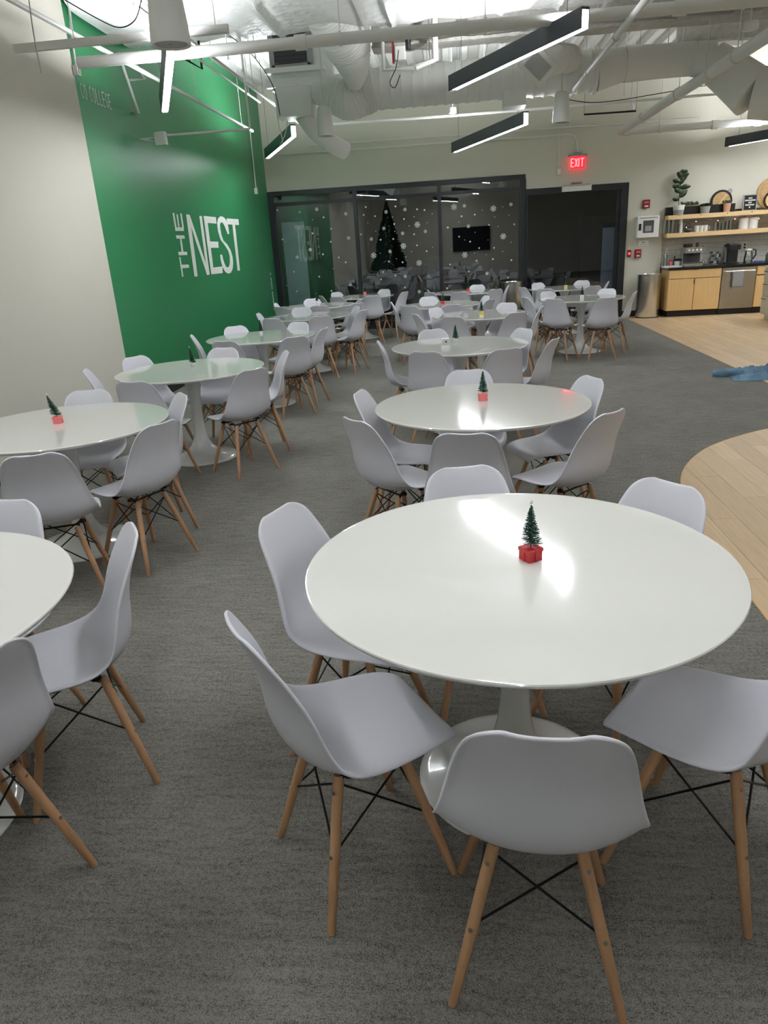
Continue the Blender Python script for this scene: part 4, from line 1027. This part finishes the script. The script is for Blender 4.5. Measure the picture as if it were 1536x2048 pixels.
# left clutter on a white tray
x0, x1 = KX(1322, 540), KX(1356, 540)
t = thing('white_tray', 'flat white tray at the left end of the worktop', 'tray', ((x0+x1)/2, 14.66, Zc)); w = (x1-x0)/2
b = MB(); b.rbox(-w, w, -.12, .14, 0, .01, .004); b.build('tray_floor', M['whitep'], t)
b = MB(); b.box(-w, w, -.12, -.112, .01, .024); b.box(-w, w, .132, .14, .01, .024); b.box(-w, -w+.008, -.112, .132, .01, .024); b.box(w-.008, w, -.112, .132, .01, .024); b.build('tray_rim', M['whitep'], t, smooth=False)
def bottle(px, lb, mt, h, r, neck=.35, cap='black', nm='bottle', z=Zc, Y=14.82, cat='bottle', group=None):
    t = thing(nm, lb, cat, (KX(px, 530, Y), Y, z), 0, group)
    b = MB(); b.lathe([(r*.95, 0), (r, .01), (r, h*.6), (r*neck, h*.75), (r*neck, h*.85)], n=20); b.build('bottle_body', M[mt], t)
    b = MB(); b.lathe([(r*neck*1.2, h*.85), (r*neck*1.2, h*.97), (r*neck*.6, h)], n=16); b.build('cap', M[cap], t); return t
bottle(1330, 'clear bottle with tall copper pump at the tray end', 'glassy', .34, .035, .3, 'copper', z=Zc, Y=14.9)
bottle(1341, 'small red topped jar beside the tray bottles', 'pink', .12, .03, .8, 'redalarm', Y=14.85)
bottle(1348, 'slim black bottle between jar and canister', 'black', .19, .022, .5, 'black', Y=14.86)
bottle(1405.5, 'tiny glass bottle right of the espresso machine', 'glassy', .11, .025, .5, 'steel', Y=14.72)
t = thing('lidded_canister', 'white canister with black lid left of the espresso machine', 'canister', (KX(1356), 14.84, Zc)); b = MB(); b.lathe([(.05, 0), (.055, .01), (.06, .10)], n=22); b.build('canister_body', M['whitep'], t); b = MB(); b.lathe([(.065, .10), (.065, .13), (.05, .14)], n=22); b.build('lid', M['black'], t)
t = thing('folded_cloth', 'folded blue cloth on the worktop', 'cloth', (KX(1517, 530, 14.66), 14.66, Zc)); b = MB(); b.rbox(-.08, .08, -.06, .06, 0, .018, .006); b.rbox(-.076, .074, -.055, .05, .018, .032, .006); b.build('cloth_fold', M['bluecl'], t)
bottle(1533, 'green soap bottle at the right edge of the worktop', 'leaf', .2, .035, .4, 'whitep', Y=14.85)
# shelf things
Z1, Z2 = ZS[1]+.0005, ZS[3]+.0005
def SX(px, Y=14.86): return yz(px, 420, Y).x
x0, x1 = SX(1334), SX(1471)
t = thing('trough_planter', 'long black trough on the upper shelf behind the pots', 'planter', ((x0+x1)/2, 14.945, Z1)); w = (x1-x0)/2
b = MB(); b.box(-w, w, -.05, -.04, 0, .145); b.box(-w, w, .04, .05, 0, .145); b.box(-w, -w+.01, -.04, .04, 0, .145); b.box(w-.01, w, -.04, .04, 0, .145); b.box(-w, w, -.04, .04, 0, .01); b.build('trough_body', M['black'], t, smooth=False)
b = MB(); b.box(-w+.3, w-.6, -.04, .04, .12, .155); b.build('wooden_insert', M['board'], t, smooth=False)
lf = MB(); rr_ = random.Random(7)
def leafshape(b, p, d, l, w, droop=.2, n=5, face=(0,.35,1)):
    d = Vector(d).normalized(); sd = d.cross(Vector(face));
    if sd.length < .1: sd = Vector((1,0,0))
    sd.normalize(); up = sd.cross(d); vs = []
    for i in range(n+1):
        s = i/n; c = Vector(p)+d*l*s-Vector((0,0,1))*droop*l*s*s; ww = w*math.sin(PI*min(1, .08+s*.92))**.7*(1 if s < 1 else 0)
        vs += [c-sd*ww+up*w*.15, c, c+sd*ww+up*w*.15]
    b.add(vs, [f for i in range(n) for f in ((i*3, i*3+1, i*3+4, i*3+3), (i*3+1, i*3+2, i*3+5, i*3+4))])
for i in range(40):
    a = rr_.uniform(0, 2*PI); x = rr_.uniform(-w+.3, w-.65)
    leafshape(lf, (x, rr_.uniform(-.03, .03), .15), (math.cos(a), math.sin(a)*.5, 1.6), rr_.uniform(.06, .11), .014, .1, 5, (0, 1, .4))
lf.build('succulent_leaves', M['leaf'], t)
def plant(px, label, potm, h, r, Y=14.83, grow='rosette', band=None):
    t = thing('potted_plant', label, 'plant', (SX(px, Y), Y, Z1))
    b = MB(); b.lathe([(r*.8, 0), (r, h), (r*.9, h), (r*.88, h*.9)], n=26); b.build('pot', M[potm], t)
    if band: b = MB(); b.lathe([(r*.805, .002), (r*.905, h*.48), (r*.91, h*.5)], n=26); b.build('pot_band', M[band], t)
    b = MB(); b.lathe([(r*.86, h*.86), (r*.84, h*.9)], n=20); b.build('soil', M['soil'], t)
    if grow == 'rosette':
        b = MB()
        for i in range(34):
            a = i*2.4; e = .25+.9*(i/34); l = .11*(1.1-.5*i/34)
            leafshape(b, (0, 0, h*.9), (math.cos(a), math.sin(a)*.7, e), l*1.2, .02, .1, 5, (0, 1, .5))
        b.build('leaves', M['leaf'], t)
    elif grow == 'tuft':
        b = MB()
        for i in range(40):
            a = rr_.uniform(0, 2*PI); leafshape(b, (rr_.uniform(-r*.6, r*.6), rr_.uniform(-r*.5, r*.5), h*.9), (math.cos(a)*.7, math.sin(a)*.5, 1), .09, .016, .1, 5, (0, 1, .4))
        b.build('leaves', M['leaf'], t)
    else:
        b = MB(); b.tube([(0, 0, h*.85), (-.01, 0, .3), (.0, .0, .5), (.02, 0, .7)], .007, 8, r2=.004); b.build('stem', M['soil'], t)
        spec = [(.26,-1,.35,.15),(.30,1,.9,.17),(.36,1,.6,.17),(.38,-1,.9,.15),(.46,1,.25,.19),(.46,-1,.45,.16),(.50,-1,.15,.17),(.55,-1,.5,.17),(.58,1,1.0,.16),(.62,1,.8,.17),(.66,-1,1.2,.12),(.66,.2,1.3,.14),(.68,1,.9,.14),(.52,.2,.8,.15),(.42,-.3,.8,.14),(.62,-.4,.9,.13)]
        for i, (z, sx, e, l) in enumerate(spec):
            b = MB(); leafshape(b, (.0, 0, z), (sx, -.3+.2*(i % 3), e), l, .046, .15, 6, (.2*sx, 1, .35+.2*(i % 2))); o = b.build('leaf', M['leaf'], t); s_ = o.modifiers.new('s', 'SOLIDIFY'); s_.thickness = .0012
    return t
plant(1357, 'tall rubber plant in a white and brown pot on the upper shelf', 'whitep', .17, .105, grow='tall', band='grey')
plant(1410, 'spiky succulent in a grey pot on the upper shelf', 'grey', .12, .09)
plant(1453, 'small dark plant in a copper pot on the upper shelf', 'copper', .15, .068, grow='tuft')
def round_board(px, py, r, label, mats, handle=False, Y=14.96, stripe=False):
    zc = Z1+r; p = yz(px, py, Y); t = thing('round_board', label, 'serving board', (p.x, Y, zc+.001))
    b = MB(); b.lathe([(r*.99, .0), (r, .005), (r, .018), (r*.97, .022)], n=48, axis='y'); o = b.build('rim_disc', M[mats[0]], t)
    b = MB(); b.lathe([(r*.80, -.006), (r*.80, .0)], n=40, axis='y'); b.build('inner_disc', M[mats[1]], t)
    if stripe: b = MB(); b.box(-r*.06, r*.06, -.01, -.006, -r*.7, r*.7); o = b.build('pale_stripe', M['maple'], t, smooth=False); o.rotation_euler = (0, .65, 0)
    if handle: b = MB(); b.lathe([(r*.17, 0), (r*.2, .006), (r*.17, .012), (r*.12, .006)], c=(r*.72, .0, r*.86), n=20, axis='y'); b.build('hanging_ring', M['grey'], t)
    return t
round_board(1443, 400, .195, 'round black tray with striped wooden centre on the upper shelf', ('black', 'board'), True, Y=14.965, stripe=True)
round_board(1545, 395, .28, 'large pale wooden round board at the right edge', ('board', 'board'), Y=14.965)
round_board(1545, 405, .16, 'smaller black rimmed round board at the right edge', ('black', 'maple'), Y=14.92)
x0, x1 = SX(1487), SX(1513)
t = thing('letter_board', 'small black letter board with white words on the upper shelf', 'sign', ((x0+x1)/2, 14.90, Z1)); w = (x1-x0)/2
b = MB(); b.box(-w, w, 0, .015, 0, .27); b.build('felt_panel', M['black'], t, smooth=False)
b = MB(); b.box(-w-.008, -w+.008, -.006, .018, 0, .275); b.box(w-.008, w+.008, -.006, .018, 0, .275); b.box(-w, w, -.006, .018, .262, .275); b.box(-w, w, -.006, .018, 0, .014); b.build('frame', M['grey'], t, smooth=False)
for zz, ww, k in ((.215, .035, 3), (.178, .095, 8), (.14, .03, 3), (.10, .08, 7)):
    b = MB()
    for i in range(k): xx = -ww+2*ww*(i+.5)/k; b.box(xx-ww/k*.75, xx+ww/k*.75, -.003, 0, zz-.011, zz+.011)
    b.build('letter_row', M['lettr'], t, smooth=False)
b = MB(); b.lathe([(.013, -.003), (.013, 0)], c=(0, 0, .06), n=14, axis='y'); b.build('letter_dot', M['lettr'], t)
# lower shelf
def tumbler(px, r, h, lb, grp, mt='glassy', Y=14.88):
    t = tag(MB().lathe([(r*.85, 0), (r, h), (r*.93, h), (r*.8, .008)], n=20).build('tumbler', M[mt], None, loc=(SX(px, Y), Y, Z2)), lb, 'glass', grp)
for px, hh, w_ in ((1331, .24, 'leftmost'), (1340, .25, 'second'), (1347.5, .23, 'third'), (1362, .16, 'shorter fourth')): tumbler(px, .034, hh, w_+' of the tall clear glasses at the left end of the lower shelf', 'tall glasses on the lower shelf')
for px, w_ in ((1434, 'leftmost low'), (1442, 'second low'), (1449, 'third low'), (1457, 'first taller'), (1464, 'rightmost taller')): tumbler(px, .034, .14 if px < 1450 else .17, w_+' clear tumbler in the row left of the white canisters', 'tumblers on the lower shelf')
bottle(1355, 'white patterned tall tin on the lower shelf', 'whitep', .26, .036, .8, 'whitep', z=Z2, Y=14.88, nm='tall_tin', cat='tin')
for i, px in enumerate((1397, 1405.5, 1414)):
    t = thing('mug', 'white mug on the lower shelf, %s of the three' % ('leftmost', 'middle', 'rightmost')[i], 'mug', (SX(px, 14.88), 14.88, Z2), 0, 'mugs on the lower shelf')
    b = MB(); b.lathe([(.034, 0), (.038, .01), (.042, .11), (.038, .11), (.034, .015)], n=20); b.build('cup', M['whitep'], t)
    b = MB(); b.tube([(.036, -.01, .09), (.066, -.015, .085), (.068, -.015, .04), (.036, -.01, .025)], .006, 8); b.build('handle', M['whitep'], t)
t = thing('wire_teapot', 'small dark wire teapot on the lower shelf', 'teapot', (SX(1379, 14.88), 14.88, Z2))
b = MB(); b.lathe([(.04, 0), (.07, .03), (.07, .07), (.04, .1), (.015, .11)], n=20); b.build('pot_body', M['screen'], t)
b = MB(); b.tube([(-.05, 0, .09), (-.03, 0, .15), (.03, 0, .15), (.05, 0, .09)], .004, 6); b.build('handle', M['black'], t)
b = MB(); b.tube([(.06, 0, .04), (.10, 0, .09)], .009, 8); b.build('spout', M['screen'], t)
for px, lb in ((1490, 'left white canister on the lower shelf'), (1509, 'right white canister on the lower shelf')):
    t = thing('white_canister', lb, 'canister', (SX(px, 14.9), 14.9, Z2))
    b = MB(); b.lathe([(.078, 0), (.082, .005), (.082, .19)], n=30); b.build('canister_body', M['whitep'], t)
    b = MB(); b.lathe([(.084, .19), (.084, .205), (.02, .21), (.012, .222)], n=30); b.build('lid', M['board'], t)
t = bottle(1533, 'dark red tin at the right end of the lower shelf', 'redalarm', .28, .06, .9, 'redalarm', z=Z2, Y=14.9, nm='red_tin', cat='tin')
# fairy lights
t = thing('string_lights', 'thin string of warm fairy lights under the upper shelf', 'string lights')
pp = [(1395,440),(1392,452),(1384,459),(1373,458)], [(1418,438),(1440,442),(1462,437),(1480,440),(1500,436),(1520,441),(1536,432)]
for seq in pp:
    P_ = [yz(x, y, 14.77) for x, y in seq]; b = MB(); b.tube(P_, .0025, 5); b.build('wire', M['copper'], t)
for x, y in ((1392,443),(1373,455),(1518,437),(1436,441),(1470,438)):
    b = MB(); b.lathe([(.003, -.008), (.007, 0), (.003, .008)], c=yz(x, y, 14.765), n=8); b.build('bulb', M['fairy'], t)
# wall devices left of the kitchen
p0_, p1_ = pz(1269, 433), pz(1314, 475)
t = thing('defibrillator_cabinet', 'white wall cabinet with a dark window, beside the kitchen shelves', 'wall cabinet', ((p0_.x+p1_.x)/2, YB, (p0_.z+p1_.z)/2)); w, h = .205, .19
b = MB(); b.rbox(-w, w, -.16, 0, -h, h, .01); b.build('cabinet_body', M['whitep'], t)
b = MB(); b.rbox(-w*.96, w*.96, -.175, -.16, -h*.96, h*.96, .006); dd = b.build('door', M['whitep'], t)
b = MB(); b.box(-w*.45, w*.5, -.178, -.175, -h*.55, h*.6); b.build('window', M['screen'], dd, smooth=False)
b = MB(); b.box(-w*.25, w*.3, -.180, -.178, -h*.4, h*.1); b.build('display_card', M['grey'], dd, smooth=False)
b = MB(); b.box(-w*.82, -w*.62, -.185, -.175, -h*.3, h*.32); b.build('latch', M['black'], dd, smooth=False)
b = MB(); b.box(-w*.8, w*.8, -.177, -.175, h*.78, h*.88); b.build('caption_strip', M['grey'], dd, smooth=False)
for px, py, w, h, lb, nm in ((1292, 408, .065, .075, 'dark red fire alarm strobe above the white wall cabinet', 'fire_strobe'), (1275, 507, .06, .078, 'red fire alarm pull station below the white cabinet', 'fire_pull_station')):
    p = pz(px, py); t = thing(nm, lb, 'fire alarm', (p.x, YB, p.z)); b = MB(); b.rbox(-w, w, -.045, 0, -h, h, .008); b.build('alarm_body', M['redalarm'], t); b = MB(); b.box(-w*.5, w*.5, -.05, -.045, -h*.7, -h*.35); b.build('lens' if 'strobe' in nm else 'pull_bar', M['whitep'], t, smooth=False)
    b = MB(); b.box(-w*.6, w*.6, -.049, -.045, h*.2, h*.5); b.build('caption_strip', M['pink'], t, smooth=False)
p = pz(1258, 507); t = thing('door_release_button', 'small red lit button beside the glass door frame', 'button', (p.x, YB, p.z)); b = MB(); b.rbox(-.036, .036, -.02, 0, -.065, .065, .004); b.build('plate', M['redalarm'], t); b = MB(); b.lathe([(.022, -.03), (.022, -.02)], n=20, axis='y'); b.build('button_cap', M['ledred'], t)
p = pz(1287, 486); t = thing('wall_notice', 'small pale printed notice under the white wall cabinet', 'notice', (p.x, YB, p.z)); b = MB(); b.box(-.09, .09, -.003, 0, -.045, .045); b.build('paper', M['whitep'], t, smooth=False); b = MB(); b.box(-.03, .02, -.0036, -.003, .0, .02); b.box(-.07, .07, -.0036, -.003, -.03, -.022); b.build('print_strip', M['grey'], t, smooth=False)
# round steel bins
def bin_(x, y, r, h, lb):
    t = thing('steel_bin', lb, 'trash can', (x, y, 0))
    b = MB(); b.lathe([(r*.98, .0), (r, .01), (r, h-.02)], n=48); b.build('bin_body', M['steel'], t)
    b = MB(); b.lathe([(r+.004, h-.02), (r+.006, h), (r*.8, h+.004), (r*.78, h-.01)], n=48); b.build('rim', M['steel'], t)
    b = MB(); b.lathe([(r*.985, .0), (r*1.005, .002), (r*1.005, .02)], n=40); b.build('base_ring', M['toe'], t)
bx0, bx1 = ay(1273, 600, 14.68).x, ay(1319, 600, 14.68).x
bin_((bx0+bx1)/2, 14.70, (bx1-bx0)/2, .80, 'brushed steel bin between the door frame and the kitchen cabinets')
bx0, bx1 = ay(1003, 590, 14.6).x, ay(1045, 590, 14.6).x
bin_((bx0+bx1)/2, 14.6, (bx1-bx0)/2, .80, 'brushed steel bin before the dark window, behind the middle tables')
# cloth on the floor
p = az(1525, 750, 0)
t = thing('denim_jacket', 'crumpled blue denim garment on the floor at the right edge', 'clothing', (p.x, p.y, 0))
b = MB(); nn = 26; vs = []
for i in range(nn+1):
    for j in range(nn+1):
        u, v = -1+2*i/nn, -1+2*j/nn; rr0 = math.hypot(u, v)
        rad = 1-.22*noise.noise(Vector((math.atan2(v, u)*1.3, 3, 0)))
        z = max(0, .075*(1-rr0**3/1.6))*(.35+1.7*abs(noise.noise(Vector((u*4.6+5, v*3.6, 1)))))+.006
        vs.append((u*.42*rad, v*.30*rad, z if max(abs(u), abs(v)) < 1 else .005))
b.add(vs, [(i*(nn+1)+j, (i+1)*(nn+1)+j, (i+1)*(nn+1)+j+1, i*(nn+1)+j+1) for i in range(nn) for j in range(nn)])
b.build('garment_body', M['denim'], t)
b = MB(); b.tube([(-.25, -.05, .04), (-.42, .0, .035), (-.52, .05, .025)], [.06, .05, .04], 12); b.build('sleeve', M['denim'], t)
b = MB(); b.tube([(.1, .12, .06), (.3, .2, .04)], [.05, .04], 12); b.build('sleeve', M['denim'], t)
# christmas tree behind the viewer, mirrored in the glass
t = thing('christmas_tree', 'dark full size christmas tree behind the viewer, mirrored in the window', 'christmas tree', (-2.75, -1.6, 0)); t.scale = (1.15, 1.15, 1.35)
b = MB(); b.tube([(0,0,0), (0,0,2.4)], .04, 10, r2=.01); b.build('trunk', M['soil'], t)
b = MB(); rr_ = random.Random(2)
for i in range(2600):
    h = rr_.random()**1.3; z = .35+h*2.05; r = (.75*(1-h)+.04)*rr_.uniform(.6, 1); a = rr_.uniform(0, 2*PI)
    q_ = Vector((math.cos(a)*r, math.sin(a)*r, z-.12*r)); sd = Vector((-math.sin(a), math.cos(a), 0))*.03; iv = q_*.45; iv.z = z+.02
    b.add([iv, q_-sd, q_+sd+Vector((0,0,.04))], [(0,1,2)])
o = b.build('needles', M['tree'], t, smooth=False, fix=False); o['kind'] = 'stuff'
for o in (WIN, DOOR):
    for k_ in ('label', 'category', 'group'):
        if k_ in o: del o[k_]
